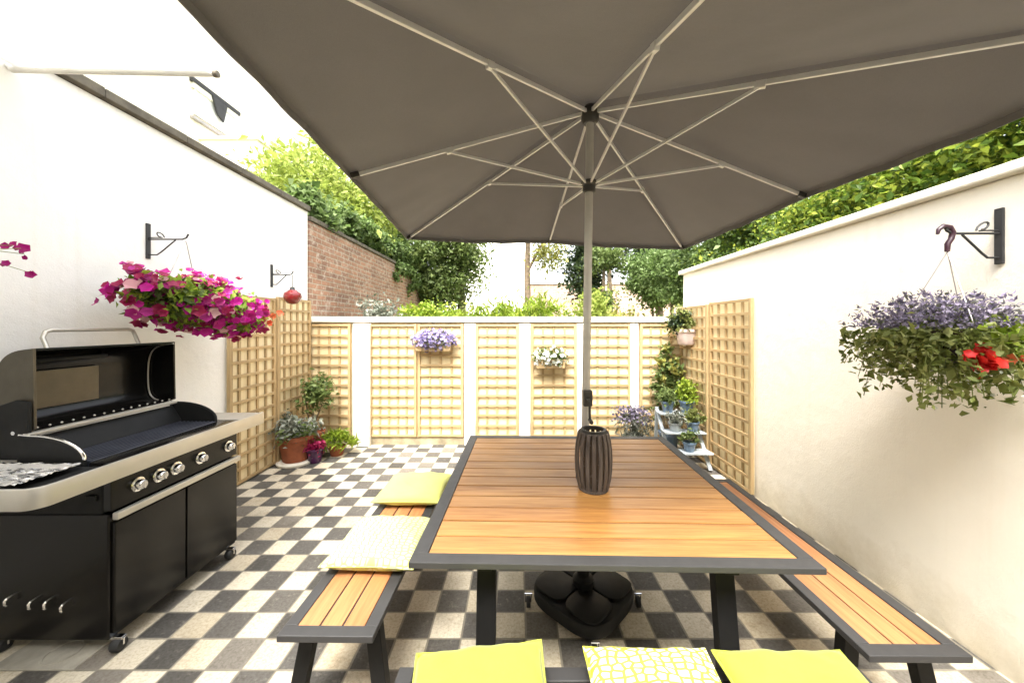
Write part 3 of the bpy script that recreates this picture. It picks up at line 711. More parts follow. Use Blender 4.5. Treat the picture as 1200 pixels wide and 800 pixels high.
# lid: open shell, concave side to the courtyard
prof = [(-2.47,1.09),(-2.55,1.11),(-2.585,1.17),(-2.59,1.30),(-2.58,1.39),(-2.555,1.445),(-2.50,1.478),(-2.41,1.492)]
def smooth_prof(p, k=5):
    out = []
    for i in range(len(p)-1):
        p0 = p[max(i-1,0)]; p1 = p[i]; p2 = p[i+1]; p3 = p[min(i+2,len(p)-1)]
        for s in range(k):
            u = s/k
            out.append(tuple(.5*((2*p1[c])+(-p0[c]+p2[c])*u+(2*p0[c]-5*p1[c]+4*p2[c]-p3[c])*u*u+(-p0[c]+3*p1[c]-3*p2[c]+p3[c])*u**3) for c in (0,1)))
    return out+[p[-1]]
sp = smooth_prof(prof)
cx_, cz_ = -2.40, 1.30
outer = []
for i, (x, z) in enumerate(sp):
    a = Vector(sp[min(i+1,len(sp)-1)])-Vector(sp[max(i-1,0)]); nn = Vector((-a.y,a.x)).normalized(); 
    if nn.dot(Vector((x-cx_, z-cz_))) < 0: nn = -nn
    outer.append((x+nn.x*.012, z+nn.y*.012))
LY0, LY1 = 1.775, 2.515
lid = MB().prism([(x,LY0+.012,z) for x, z in sp] + [(x,LY0+.012,z) for x, z in reversed(outer)], (0,LY1-LY0-.024,0)).build('lid', M['black'], t, 0, True)
for y in (LY0, LY1-.012):
    endp = [(x,y,z) for x, z in outer] + [(-2.405,y,1.10)]
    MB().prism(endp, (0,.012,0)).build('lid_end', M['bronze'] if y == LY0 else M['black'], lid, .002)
MB().tube([(x+.010, LY1-.022, z) for x, z in sp[3:]], .0045, 8).build('lid_seam', M['steel'], lid, smooth=True)
MB().box(-2.575, -2.567, 1.85, 2.19, 1.17, 1.375).build('lid_reflection_panel', M['bronze'], lid, .003)  # brownish reflection inside the lid, built as a flat bronze panel
MB().tube([(-2.55,1.84,1.435),(-2.52,1.85,1.435),(-2.50,1.87,1.435),(-2.50,2.16,1.435),(-2.52,2.18,1.435),(-2.55,2.19,1.435)], .012, 8).build('warming_rack_bar', M['bmatt'], lid, smooth=True)
MB().tube([(-2.60,1.98,1.47),(-2.635,1.98,1.55),(-2.64,1.995,1.583),(-2.64,2.02,1.592),(-2.64,2.42,1.592),(-2.64,2.45,1.583),(-2.635,2.46,1.55),(-2.60,2.46,1.47)], .011, 10).build('lid_handle', M['steel'], lid, smooth=True)
hg = MB().prism([(-2.62,1.752,.955),(-2.43,1.752,.955),(-2.405,1.752,1.02),(-2.405,1.752,1.24),(-2.47,1.752,1.25),(-2.62,1.752,1.20)], (0,.016,0)).build('hinge_plate', M['bmatt'], t, .004)
MB().tube([(-2.47,1.745,1.09),(-2.47,1.753,1.09)], .010, 12).build('hinge_bolt', M['chrome'], hg, smooth=True)
for x, z in ((-2.47,.30),(-2.355,.285),(-2.28,.285),(-2.2,.27)):
    MB().tube([(x,GY0-.002,z),(x,GY0-.03,z-.004),(x,GY0-.045,z-.02),(x,GY0-.045,z-.05),(x,GY0-.035,z-.06)], .009, 8).xform(Matrix.Translation((x,GY0,z)) @ Matrix.Scale(.6,4) @ Matrix.Translation((-x,-GY0,-z))).build('tool_hook', M['chrome'], t, smooth=True)
MB().box(-2.10,-2.05,GY0-.012,GY0-.001,.76,.79).build('bottle_opener', M['bmatt'], t, .003)
for x, y in ((-1.985,1.775),(-1.99,2.475),(-2.56,1.775),(-2.56,2.475)):
    c = MB().tube([(x-.022,y,.033),(x-.011,y,.033),(x+.011,y,.033),(x+.022,y,.033)], [.026,.033,.033,.026], 18).build('caster', M['rubber'], t, smooth=True)
    MB().box(x-.03,x+.03,y-.012,y+.012,.062,.076).tube([(x+.026,y,.033),(x+.028,y,.066)], .005, 6).build('caster_fork', M['chrome'], c, .002)
# foil tray on the near shelf
t = thing('foil_tray', 'crumpled silver foil sheet on the near shelf of the barbecue', 'foil', (-2.3,1.6,.931))
n = 26; vs = []; fs = []
for j in range(n+1):
    for i in range(n+1):
        u, v = i/n, j/n; e = min(u,1-u,v,1-v)
        vs.append((-2.58+.50*u, 1.475+.235*v, .936+random.uniform(0,.009)+ (.018 if e < .04 else 0)))
for j in range(n):
    for i in range(n): fs.append((j*(n+1)+i, j*(n+1)+i+1, (j+1)*(n+1)+i+1, (j+1)*(n+1)+i))
fo = MB().add(vs, fs).build('foil', M['foil'], t); fo.modifiers.new('thickness','SOLIDIFY').thickness = .001

t = thing('drain_cover', 'square concrete drain cover in the paving by the barbecue', 'drain cover', (-2.29,1.765,0))
MB().box(-2.48,-2.08,1.672,1.86,-.005,.006).build('slab', M['concrete'], t, .003)
MB().lathe([(.062,.003),(.064,.0095),(.072,.0095),(.074,.003)], (-2.24,1.76,0), 32, False).build('rim', M['concrete'], t, smooth=True)

# ------------------------------------------------------------------ brackets and hanging baskets
def bracket(label, x, y, z0, z1, s, arm, scroll=True, th=.012):
    """iron wall bracket; s = +1 arm towards +X"""
    t = thing('wall_bracket', label, 'bracket', (x,y,z0), 0, 'iron hanging basket brackets')
    zc = z0+(z1-z0)*.55
    MB().box(min(x,x+s*th), max(x,x+s*th), y-.016, y+.016, z0, z1).build('back_plate', M['ironwork'], t, .003)
    MB().tube([(x+s*th,y,zc),(x+s*arm*.9,y,zc),(x+s*arm,y,zc+.012),(x+s*(arm+.015),y,zc+.04)], .006, 8).build('arm', M['ironwork'], t, smooth=True)
    MB().tube([(x+s*th,y,z0+.03),(x+s*arm*.25,y,z0+.03),(x+s*arm*.35,y,z0+.05),(x+s*arm*.72,y,zc-.006)], .005, 8).build('brace', M['ironwork'], t, smooth=True)
    pts = [(x+s*(arm*.32+.0+(.035-.0035*i/1.6)*math.cos(i*.55)), y, zc+.03+(.03-.0018*i)*math.sin(i*.55-.6)) for i in range(11)]
    MB().tube(pts, .0045, 6).tube([(x+s*th,y,zc+.012),(x+s*arm*.2,y,zc+.014),(x+s*(arm*.32+.02),y,zc+.012)], .004, 6).build('scroll', M['ironwork'], t, smooth=True)
    return zc
zc = bracket('iron bracket on the white wall above the magenta petunias', XL, 2.73, 2.13, 2.40, 1, .30)
zc2 = bracket('small iron bracket on the white wall holding the red glass pot', XL, 4.11, 2.06, 2.32, 1, .24)
zc3 = bracket('dark iron bracket on the right wall above the lavender basket', XR, 1.66, 1.905, 2.165, -1, .25)

def trailing(stems, n, c, rad, ln, dropz):
    pass
# petunias
t = thing('hanging_basket', 'overflowing basket of magenta petunias above the barbecue', 'flower basket', (-2.50,2.75,1.62), 0, 'hanging flower baskets')
MB().lathe([(.02,0),(.10,.02),(.17,.08),(.20,.16),(.205,.18),(.19,.18),(.0,.15)], (-2.50,2.75,1.62), 24).build('bowl', M['basket'], t, smooth=True)
mb = MB()
for a in (0,2.1,4.2): mb.tube([(-2.50+.2*math.cos(a),2.75+.2*math.sin(a),1.80),(-2.535,2.73,zc-.005)], .003, 6)
mb.build('hanger', M['wire'], t, smooth=True)
def tilted(c, rad, n, shell, slope):
    u = rand_unit(n); q = (shell+(1-shell)*RNG.random(n))[:,None]
    P = u*q*np.array(rad); P[:,2] += slope*P[:,1]*1.0
    return P + np.array(c), u
C0 = (-2.46,2.80,1.77); R0 = (.25,.55,.17)
P, U = tilted(C0, R0, 3200, .45, -.14)
arr_obj('foliage', [leaf_arrays(P + RNG.normal(size=P.shape)*.03, .055, .5)], M['L_lime'], t)
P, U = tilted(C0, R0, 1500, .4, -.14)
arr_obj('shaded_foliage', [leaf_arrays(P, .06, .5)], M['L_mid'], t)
# blooms come in drifts
cl, cu = tilted(C0, R0, 34, .95, -.14)
cl = cl[(cl[:,0] > -2.62)]
NB = 560; idx = RNG.integers(0, len(cl), NB)
PF = cl[idx] + RNG.normal(size=(NB,3))*np.array([.045,.07,.045])
NF = (PF-np.array(C0))/np.array(R0)**2 + RNG.normal(size=PF.shape)*1.0 + np.array([1.5,-3.2,1.0])
sel = RNG.random(len(PF))
arr_obj('blooms', [flower_arrays(PF[sel<.72], NF[sel<.72], .034, 5)], M['F_mag'], t)
arr_obj('dark_blooms', [flower_arrays(PF[(sel>=.72)&(sel<.94)], NF[(sel>=.72)&(sel<.94)], .034, 5)], M['F_crim'], t)
arr_obj('pale_blooms', [flower_arrays(PF[sel>=.94], NF[sel>=.94], .034, 5)], M['F_pink'], t)
PF = np.array([-2.40,3.38,1.71]) + RNG.normal(size=(28,3))*np.array([.05,.06,.04])
arr_obj('coral_blooms', [flower_arrays(PF, RNG.normal(size=PF.shape)*.5+np.array([.5,-1,.4]), .032, 6)], M['F_coral'], t)

# basket mostly out of the frame, only trailing petunias show
t = thing('hanging_basket', 'sprigs of purple petunias against the white wall at the photo\'s left edge', 'flower basket', (-2.55,1.46,1.80), 0, 'hanging flower baskets')
MB().lathe([(.02,0),(.10,.02),(.16,.09),(.17,.15),(.15,.15),(.0,.13)], (-2.55,1.46,1.80), 20).build('bowl', M['basket'], t, smooth=True)
MB().tube([(-2.55,1.46,1.95),(-2.56,1.46,2.4),(XL+.002,1.46,2.42)], .004, 6).build('hanger', M['ironwork'], t, smooth=True)
P, U = tilted((-2.55,1.46,1.93), (.2,.19,.13), 700, .3, 0)
arr_obj('foliage', [leaf_arrays(P, .05, .5)], M['L_lime'], t)
pts = [((-2.50,1.60,1.96),(-2.46,1.74,2.01)), ((-2.50,1.60,1.95),(-2.46,1.78,1.975)), ((-2.5,1.6,1.93),(-2.46,1.72,1.905)), ((-2.5,1.6,1.93),(-2.45,1.79,1.885)), ((-2.5,1.6,1.93),(-2.45,1.76,2.0))]
mb = MB()
for a, b in pts: mb.tube([a, ((a[0]+b[0])/2,(a[1]+b[1])/2,(a[2]+b[2])/2+.012), b], .0016, 5)
mb.build('stems', M['L_olive'], t)
PF = np.array([b for a, b in pts for _ in range(2)]) + RNG.normal(size=(10,3))*.014
for p in PF: arr_obj('bloom', [flower_arrays(p[None], RNG.normal(size=(1,3))*.4+np.array([.6,-1,.2]), .019, 5)], M['F_mag'], t)

# red hanging pot
t = thing('hanging_pot', 'round dark red glass pot hanging by the wall corner', 'hanging pot', (-2.585,4.11,1.86))
MB().lathe([(0,0),(.05,.01),(.085,.05),(.095,.09),(.085,.13),(.05,.155),(.04,.165),(.035,.165),(.035,.15),(0,.15)], (-2.585,4.11,1.86), 24).build('pot', M['redglass'], t, smooth=True)
MB().tube([(-2.585,4.11,2.02),(-2.585,4.11,2.06)], [.03,.02], 12).build('cap', M['ironwork'], t, smooth=True)
MB().tube([(-2.585,4.11,2.06),(-2.585,4.11,zc2)], .003, 6).build('hanger', M['ironwork'], t, smooth=True)

# lavender basket on the right wall
BX, BY = 2.0, 1.66
t = thing('hanging_basket', 'lavender and scarlet flowers trailing from a basket on the right wall', 'flower basket', (BX,BY,1.44), 0, 'hanging flower baskets')
MB().lathe([(.02,0),(.09,.015),(.14,.07),(.165,.14),(.168,.155),(.15,.155),(0,.13)], (BX,BY,1.44), 24).build('bowl', M['maroon'], t, smooth=True)
hk = [(BX-.035,BY,zc3-.004),(BX-.030,BY,zc3+.018),(BX-.008,BY,zc3+.034),(BX+.022,BY,zc3+.028),(BX+.036,BY,zc3+.002),(BX+.028,BY,zc3-.026),(BX+.012,BY,zc3-.050),(BX+.010,BY,zc3-.085)]
MB().tube(hk, [.006,.009,.011,.012,.012,.011,.011,.009], 10).build('hook', M['maroon'], t, smooth=True)
mb = MB()
for a in (2.6,.3,4.4): mb.tube([(BX+.012,BY,zc3-.085),(BX+.16*math.cos(a),BY+.16*math.sin(a),1.59)], .0022, 6)
mb.build('hanger', M['wire'], t, smooth=True)
CB = np.array([BX-.01,BY,1.57])
stems = MB(); LP = []; LN = []
for k in range(84):
    a = RNG.uniform(0,6.28); r0 = RNG.uniform(.08,.16); r1 = RNG.uniform(.18,.33); dz = RNG.uniform(.0,.30)
    p0 = CB + np.array([r0*math.cos(a), r0*math.sin(a), 0]); p1 = CB + np.array([(r1)*math.cos(a), r1*math.sin(a), .03]); p2 = CB + np.array([(r1+.05)*math.cos(a), (r1+.05)*math.sin(a), -dz])
    if p2[0] > XR-.03 or p1[0] > XR-.03: continue
    prev = []
    for s in np.linspace(0,1,10):
        q = p0*(1-s)**2 + p1*2*s*(1-s) + p2*s*s; prev.append(tuple(q))
    stems.tube(prev, .0016, 4)
    S_ = np.linspace(.1,1,26)[:,None]
    q = p0*(1-S_)**2 + p1*2*S_*(1-S_) + p2*S_*S_
    LP.append(q + RNG.normal(size=q.shape)*.013)
stems.build('stems', M['L_olive'], t)
LP = np.concatenate(LP)
P, U = tilted(CB+np.array([0,0,-.02]), (.2,.22,.12), 1300, .4, 0)
P2 = clumps(tuple(CB+np.array([-.02,0,-.10])), (.26,.28,.17), 80, 18, .04, .4)
arr_obj('foliage', [leaf_arrays(np.concatenate([LP, P, P2[P2[:,0] < XR-.02]]), .034, .6)], M['L_olive'], t)
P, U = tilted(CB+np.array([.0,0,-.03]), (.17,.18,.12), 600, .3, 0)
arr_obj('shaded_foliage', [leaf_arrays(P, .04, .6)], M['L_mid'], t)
P, U = tilted(CB+np.array([.06,-.16,-.02]), (.14,.12,.11), 600, .3, 0)
arr_obj('lime_foliage', [leaf_arrays(P, .035, .6)], M['L_lime'], t)
NL = 1500; u = rand_unit(NL); u[:,2] = np.abs(u[:,2])*.9+.05
PF = CB + np.array([-.01,.02,.03]) + u*np.array([.22,.24,.14])*(.5+.72*RNG.random((NL,1))**.8)*(1+.18*np.sin(9*u[:,:1]+4*u[:,1:2]))
arr_obj('lavender_blooms', [flower_arrays(PF, u+RNG.normal(size=u.shape)*.8, .0085, 4), leaf_arrays(PF+u*.015, .022, .3, u*1.2)], M['F_lav'], t)
PF = CB + np.array([-.127,-.20,-.085]) + RNG.normal(size=(44,3))*np.array([.026,.018,.020]) + np.array([0,-.05,0])
arr_obj('scarlet_blooms', [flower_arrays(PF, RNG.normal(size=PF.shape)*.5+np.array([0,-1,.4]), .024, 5)], M['F_red'], t)
PF = CB + np.array([-.02,-.22,-.075]) + RNG.normal(size=(9,3))*np.array([.03,.03,.03])
arr_obj('coral_blooms', [flower_arrays(PF, RNG.normal(size=PF.shape)*.5+np.array([0,-1,.4]), .018, 5)], M['F_coral'], t)
PF = P2[RNG.integers(0,len(P2),110)] + RNG.normal(size=(110,3))*.012
arr_obj('white_blooms', [flower_arrays(PF, RNG.normal(size=PF.shape)*.6+np.array([-.3,-1,.4]), .0095, 5)], M['F_white'], t)

# ------------------------------------------------------------------ planters on the back wall
def wall_planter(label, px, py, w, h, fol, flo, frad, nf, potmat):
    y = YB-.13; x = (px-605)/417*y; z = 1.62+(381-py)/417*y
    t = thing('wall_planter', label, 'planter', (x,y,z-.10), 0, 'planters hung on the back trellis')
    ww = w*.36
    MB().prism([(x-ww,y+.09,z-.14),(x+ww,y+.09,z-.14),(x+ww*1.1,y+.09,z-.02),(x-ww*1.1,y+.09,z-.02)], (0,-.13,0)).build('trough', potmat, t, .008)
    MB().tube([(x-ww,y+.095,z-.03),(x-ww,y+.1,z+.02)], .004, 6).tube([(x+ww,y+.095,z-.03),(x+ww,y+.1,z+.02)], .004, 6).build('hooks', M['wire'], t)
    u = rand_unit(700); u[:,1] = -np.abs(u[:,1])
    P = np.array([x,y+.03,z]) + u*np.array([w/2,.13,h/2])*(.4+.6*RNG.random((700,1)))
    arr_obj('foliage', [leaf_arrays(P, .045, .55)], fol, t)
    u = rand_unit(nf); u[:,1] = -np.abs(u[:,1])
    PF = np.array([x,y+.02,z+.01]) + u*np.array([w/2,.15,h/2])*(.75+.3*RNG.random((nf,1)))
    arr_obj('blooms', [flower_arrays(PF, u+RNG.normal(size=u.shape)*.4+np.array([0,-.8,.2]), frad, 5)], flo, t)
wall_planter('planter of lilac flowers hung on the back trellis', 508, 399, .62, .30, M['L_silver'], M['F_lil'], .024, 190, M['pineH'])
wall_planter('planter of small white flowers hung left of the parasol pole', 645, 419, .52, .30, M['L_mid'], M['F_white'], .021, 90, M['pineH'])
# corner planter
x, y, z = (806-605)/417*4.55, 4.55, 1.62+(381-404)/417*4.55
t = thing('wall_planter', 'pale pink pot with olive bush hanging in the right corner', 'planter', (x,y,z), 0, 'planters hung on the back trellis')
MB().lathe([(0,0),(.10,.0),(.12,.02),(.14,.16),(.155,.165),(.155,.195),(.14,.2),(.125,.19),(0,.18)], (x,y,z), 24).build('pot', M['pinkpot'], t, smooth=True)
MB().tube([(x,y+.14,z+.17),(x,y+.30,z+.17),(x,YB-.0,z+.17)], .006, 6).build('pot_ring', M['wire'], t, smooth=True)
P = clumps((x-.02,y+.02,z+.30), (.25,.2,.17), 26, 40, .05, .3)
arr_obj('foliage', [leaf_arrays(P, .05, .5)], M['L_olive'], t)
P = clumps((x-.14,y,z+.30), (.12,.1,.12), 12, 34, .035, .2)
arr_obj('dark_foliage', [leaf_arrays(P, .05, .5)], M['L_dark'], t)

# ------------------------------------------------------------------ pots in the left corner
def lathe_pot(t, x, y, z, r, h, mat, name='pot'):
    MB().lathe([(0,0),(r*.68,0),(r*.72,.01),(r*.92,h*.82),(r*1.02,h*.83),(r*1.04,h),(r*.92,h),(r*.86,h*.88),(0,h*.86)], (x,y,z), 28).build(name, mat, t, smooth=True)
def fpos(px, py): D = 675.5/(py-381); return (px-605)/417*D, D
x, y = -2.60, 4.20
t = thing('potted_plant', 'terracotta pot of grey leaved plant in the left corner', 'potted plant', (x,y,0), 0, 'pots in the left corner')
MB().lathe([(0,0),(.19,0),(.20,.015),(.20,.03),(.17,.035),(0,.035)], (x,y,.002), 28).build('saucer', M['stone'], t, smooth=True)
lathe_pot(t, x, y, .038, .19, .30, M['terra'])
P = clumps((x,y,.42), (.24,.2,.13), 30, 34, .045, .2)
arr_obj('foliage', [leaf_arrays(P, .055, .5)], M['L_silver'], t)
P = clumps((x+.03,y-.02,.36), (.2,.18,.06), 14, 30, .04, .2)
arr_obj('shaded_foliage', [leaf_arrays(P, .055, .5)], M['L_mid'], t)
x, y = -2.585, 4.50
t = thing('potted_plant', 'dark green bushy plant rising behind the terracotta pot', 'potted plant', (x,y,0), 0, 'pots in the left corner')
lathe_pot(t, x, y, .002, .15, .28, M['terra'])
MB().tube([(x,y,.24),(x+.02,y-.01,.5),(x+.04,y-.02,.75)], [.012,.010,.006], 6).tube([(x,y,.24),(x-.05,y,.5),(x-.10,y,.8)], [.01,.008,.005], 6).tube([(x,y,.24),(x+.06,y,.45),(x+.13,y,.62)], [.01,.008,.005], 6).build('stems', M['bark'], t, smooth=True)
P = clumps((x+.03,y-.02,.76), (.22,.18,.24), 26, 30, .05, .3)
arr_obj('foliage', [leaf_arrays(P, .06, .55)], M['L_mid'], t)
x, y = fpos(369,541)
t = thing('potted_plant', 'glossy purple pot beside the terracotta pot', 'potted plant', (x,y,0), 0, 'pots in the left corner')
lathe_pot(t, x, y, .002, .10, .17, M['purple'])
P = clumps((x,y,.20), (.10,.1,.05), 12, 22, .03, .2)
arr_obj('foliage', [leaf_arrays(P, .045, .5)], M['F_crim'], t)
x, y = fpos(389,537); y += .12
t = thing('potted_plant', 'low bright green grassy plant by the wide white pillar', 'potted plant', (x,y,0), 0, 'pots in the left corner')
lathe_pot(t, x, y, .002, .10, .11, M['terra'])
n = 520; a = RNG.uniform(0,6.28,n); rr = RNG.uniform(.0,.25,n)
P = np.stack([x+rr*np.cos(a), y+rr*np.sin(a)*.7, .13+.13*(1-(rr/.26)**2)+RNG.normal(size=n)*.025],1)
arr_obj('foliage', [leaf_arrays(P, .10, .16, np.stack([np.cos(a),np.sin(a),np.ones(n)],1)*.8)], M['L_lime'], t)

# ------------------------------------------------------------------ right corner: plant stand, pots, climber
x, y = 2.02, 4.38
t = thing('climbing_plant', 'tall leafy climber tied to the trellis in the right corner', 'climbing plant', (1.98,4.62,0))
lathe_pot(t, 1.98, 4.62, .002, .13, .24, M['bluepot'])
mb = MB()
for k in range(4):
    mb.tube([(1.98+.03*math.cos(k*1.6),4.62+.03*math.sin(k*1.6),.2),(1.96+.08*math.sin(k*2),4.66,.6),(1.97+.07*math.cos(k*2.3),4.70,1.0),(1.97+.05*math.sin(k),4.72,1.25)], [.008,.006,.005,.003], 6)
mb.build('stems', M['bark'], t, smooth=True)
P = np.concatenate([clumps((1.99,4.66,.72), (.25,.12,.26), 28, 26, .045, .3), clumps((1.97,4.69,1.06), (.14,.09,.22), 16, 22, .04, .2), clumps((2.0,4.70,1.3), (.07,.06,.12), 5, 16, .03, .2)])
arr_obj('foliage', [leaf_arrays(P, .065, .6)], M['L_mid'], t)
P = clumps((2.0,4.62,1.05), (.16,.1,.32), 9, 16, .04, .6)
arr_obj('young_foliage', [leaf_arrays(P, .06, .6)], M['L_yellow'], t)

t = thing('plant_stand', 'grey stepped wooden plant stand in the right corner', 'plant stand', (2.0,4.2,0))
for yy in (3.97,4.40): pass
SX0, SX1 = 1.72, 2.14
for xx in (SX0, SX1):
    MB().beam((xx,3.92,.02),(xx,4.36,.62), .022, .04, (1,0,0)).beam((xx,4.36,.62),(xx,4.40,.004), .022, .035, (1,0,0)).build('side_frame', M['greywood'], t, .002)
SH = [(4.28,.56),(4.12,.38),(3.97,.20)]
for yy, zz in SH: MB().box(SX0-.02, SX1+.02, yy-.085, yy+.085, zz, zz+.018).build('shelf', M['greywood'], t, .003)
def stand_pot(label, x, y, z, r, h, mat, fol, fr, lsz, n):
    t = thing('potted_plant', label, 'potted plant', (x,y,z), 0, 'pots on the plant stand')
    lathe_pot(t, x, y, z, r, h, mat)
    P = clumps((x,y,z+h+fr*.5), (fr,fr,fr*.7), n, 26, fr*.22, .25)
    arr_obj('foliage', [leaf_arrays(P, lsz, .5)], fol, t)
stand_pot('blue pot of bright leafy herbs on the stand\'s top shelf, by the wall', 2.04, 4.26, .580, .085, .14, M['bluepot'], M['L_lime'], .17, .05, 20)
stand_pot('blue pot with dark leaves on the stand\'s top shelf, below the climber', 1.82, 4.28, .580, .075, .13, M['bluepot'], M['L_mid'], .11, .045, 14)
stand_pot('pot of silvery foliage on the middle shelf of the stand', 1.84, 4.12, .400, .075, .10, M['greywood'], M['L_silver'], .11, .04, 12)
stand_pot('pot of green foliage on the middle shelf of the stand', 2.04, 4.12, .400, .075, .11, M['bluepot'], M['L_olive'], .12, .045, 14)
stand_pot('small blue pot on the lowest shelf of the stand', 1.93, 3.97, .220, .07, .10, M['bluepot'], M['L_mid'], .09, .04, 10)
x, y = 1.50, 4.52
t = thing('potted_plant', 'clump of lavender seen just past the table\'s far edge', 'potted plant', (x,y,0))
lathe_pot(t, x, y, .002, .14, .22, M['greywood'])
n = 420; a = RNG.uniform(0,6.28,n); rr = RNG.uniform(0,.24,n)
P = np.stack([x+rr*np.cos(a), y+rr*np.sin(a)*.7, .22+RNG.random(n)*.25],1)
arr_obj('foliage', [leaf_arrays(P, .08, .2)], M['L_silver'], t)
P = np.stack([x-.03+rr*np.cos(a)*1.1, y+rr*np.sin(a)*.7, .40+RNG.random(n)*.18],1)
arr_obj('blooms', [flower_arrays(P, RNG.normal(size=P.shape)+np.array([0,-.5,.6]), .016, 4)], M['F_lav'], t)

# ------------------------------------------------------------------ awning over the near left corner
t = thing('awning', 'white awning with pale front rail at the upper left', 'awning', (-2.8,2.0,3.0))
MB().tube([(-2.80,1.975,3.035),(-1.70,2.0,3.03)], .0145, 14).build('front_rail', M['awnrail'], t, smooth=True)
MB().tube([(-1.70,2.0,3.03),(-1.675,2.0,3.03)], .018, 14).build('rail_cap', M['cap'], t, .003, True)
n = 14; vs = []; fs = []
for j in range(n+1):
    for i in range(n+1):
        u, v = i/n, j/n
        vs.append((-2.79+1.075*u, 1.985-3.3*v, 3.055+.50*v-.035*math.sin(math.pi*v)))
for j in range(n):
    for i in range(n): fs.append((j*(n+1)+i, j*(n+1)+i+1, (j+1)*(n+1)+i+1, (j+1)*(n+1)+i))
aw = MB().add(vs, fs).build('awning_fabric', M['awn'], t, smooth=True); aw.modifiers.new('thickness','SOLIDIFY').thickness = .002
MB().tube([(-2.80,1.975,3.035),(-2.81,1.975,3.05),(XL+.002,1.975,3.06)], .012, 8).build('wall_fixing', M['awnrail'], t, smooth=True)

# ------------------------------------------------------------------ beyond the walls
t = thing('brick_wall', 'old red brick wall continuing beyond the white wall, ivy on top', 'wall', (XL-.1,8,0))
MB().box(XL-.34, XL+.0, 4.865, 11.4, -.02, 3.05).build('wall_face', M['brick'], t, .012)
mb = MB(); y = 4.87
while y < 11.3:
    mb.box(XL-.36, XL+.03, y, y+.222, 3.052, 3.10+random.uniform(0,.02)); y += .232
mb.build('coping', M['cap'], t, .008)
t = thing('brick_wall', 'sunlit pinkish brick wall across the far end of the gardens', 'wall', (4,15,0))
MB().box(.45, 9, 15, 15.3, -.02, 3.35).build('wall_face', M['pinkbrick'], t, .012)
MB().box(.42, 9.03, 14.95, 15.35, 3.352, 3.44).build('coping', M['stone'], t, .01)

def window(par, x0, x1, z0, z1, y):
    f = MB(); w = .06
    f.box(x0,x1,y-.03,y+.03,z0,z0+w).box(x0,x1,y-.03,y+.03,z1-w,z1).box(x0,x0+w,y-.028,y+.028,z0+w,z1-w).box(x1-w,x1,y-.028,y+.028,z0+w,z1-w).box((x0+x1)/2-.025,(x0+x1)/2+.025,y-.026,y+.026,z0+w,z1-w)
    fo = f.build('window', M['awnrail'], par); MB().box(x0+.03,x1-.03,y-.008,y+.008,z0+.03,z1-.03).build('pane', M['pane'], fo)
    return fo
def house(label, x0, x1, y0, y1, h, rh, mat, wins):
    t = thing('house', label, 'house', ((x0+x1)/2,(y0+y1)/2,0), 0, 'neighbouring houses')
    MB().box(x0,x1,y0,y1,-.02,h).build('wall', mat, t)
    xm = (x0+x1)/2
    MB().prism([(x0-.25,y0-.2,h+.002),(x1+.25,y0-.2,h+.002),(xm,y0-.2,h+rh)], (0,y1-y0+.4,0)).build('roof', M['tile'], t)
    for w in wins: window(t, *w, y0-.012)
    return t
t = thing('house', 'hazy white house with one small dark topped window at upper left', 'house', (-11,9,0), 0, 'neighbouring houses')
MB().box(-14,-8,4,16,-.02,13).build('wall', M['cream'], t)
MB().box(-14.2,-7.8,3.8,16.2,13.002,13.3).build('roof', M['tile'], t)
MB().box(-7.998,-6.55,9.0,12,-.02,6.3).box(-8.0,-6.5,8.94,12.06,6.302,6.37).build('extension', M['cream'], t)
w = MB().box(-8.01,-7.93,8.75,10.15,7.47,7.60).box(-8.01,-7.95,8.8,10.1,6.84,6.90).box(-8.01,-7.95,8.8,8.86,6.90,7.47).box(-8.01,-7.95,10.04,10.1,6.90,7.47).build('window', M['awnrail'], t)
MB().box(-7.99,-7.90,8.7,10.2,7.605,7.70).build('lintel', M['ironwork'], w)
MB().prism([(-7.94,9.25,7.60),(-7.94,9.75,7.60),(-7.94,9.62,7.08),(-7.94,9.40,7.20)], (.05,0,0)).build('vent', M['ironwork'], w, .02)
MB().box(-8.0,-7.97,8.86,10.04,6.90,7.47).build('pane', M['glassreflect'], w)
MB().box(-8.0,-7.90,8.72,10.0,6.70,6.76).build('sill', M['wire'], w)
house('white house far off in the gap left of the slim tree trunk', -4.5, .95, 21, 28, 8.5, 2.5, M['white'], [(-3.6,-2.9,3.4,4.6)])

def trunk(t, pts, rs, n=10, name='trunk'): return MB().tube(pts, rs, n).build(name, M['bark'], t, smooth=True)
# big bright tree, left
t = thing('tree', 'bright yellow green tree crown above the red brick wall', 'tree', (-4.7,8.4,0), 0, 'trees beyond the walls')
trunk(t, [(-4.7,8.4,0),(-4.65,8.4,2),(-4.75,8.4,4),(-4.6,8.3,5.4)], [.2,.16,.12,.06])
mb = MB()
for k in range(9):
    a = k*2.4; mb.tube([(-4.7,8.4,2.4+.25*k),(-4.7+.7*math.cos(a),8.4+.7*math.sin(a),3.0+.18*k),(-4.7+1.2*math.cos(a),8.4+1.2*math.sin(a),3.3+.19*k)], [.06,.04,.015], 6)
mb.build('limbs', M['bark'], t, smooth=True)
P = np.concatenate([clumps((-4.5,8.3,4.2), (1.65,1.7,1.45), 240, 60, .17, .45), clumps((-3.7,8.0,3.7), (.9,1.3,.9), 90, 50, .14, .4)])
arr_obj('crown', [leaf_arrays(P, .12, .5)], M['L_bright'], t)
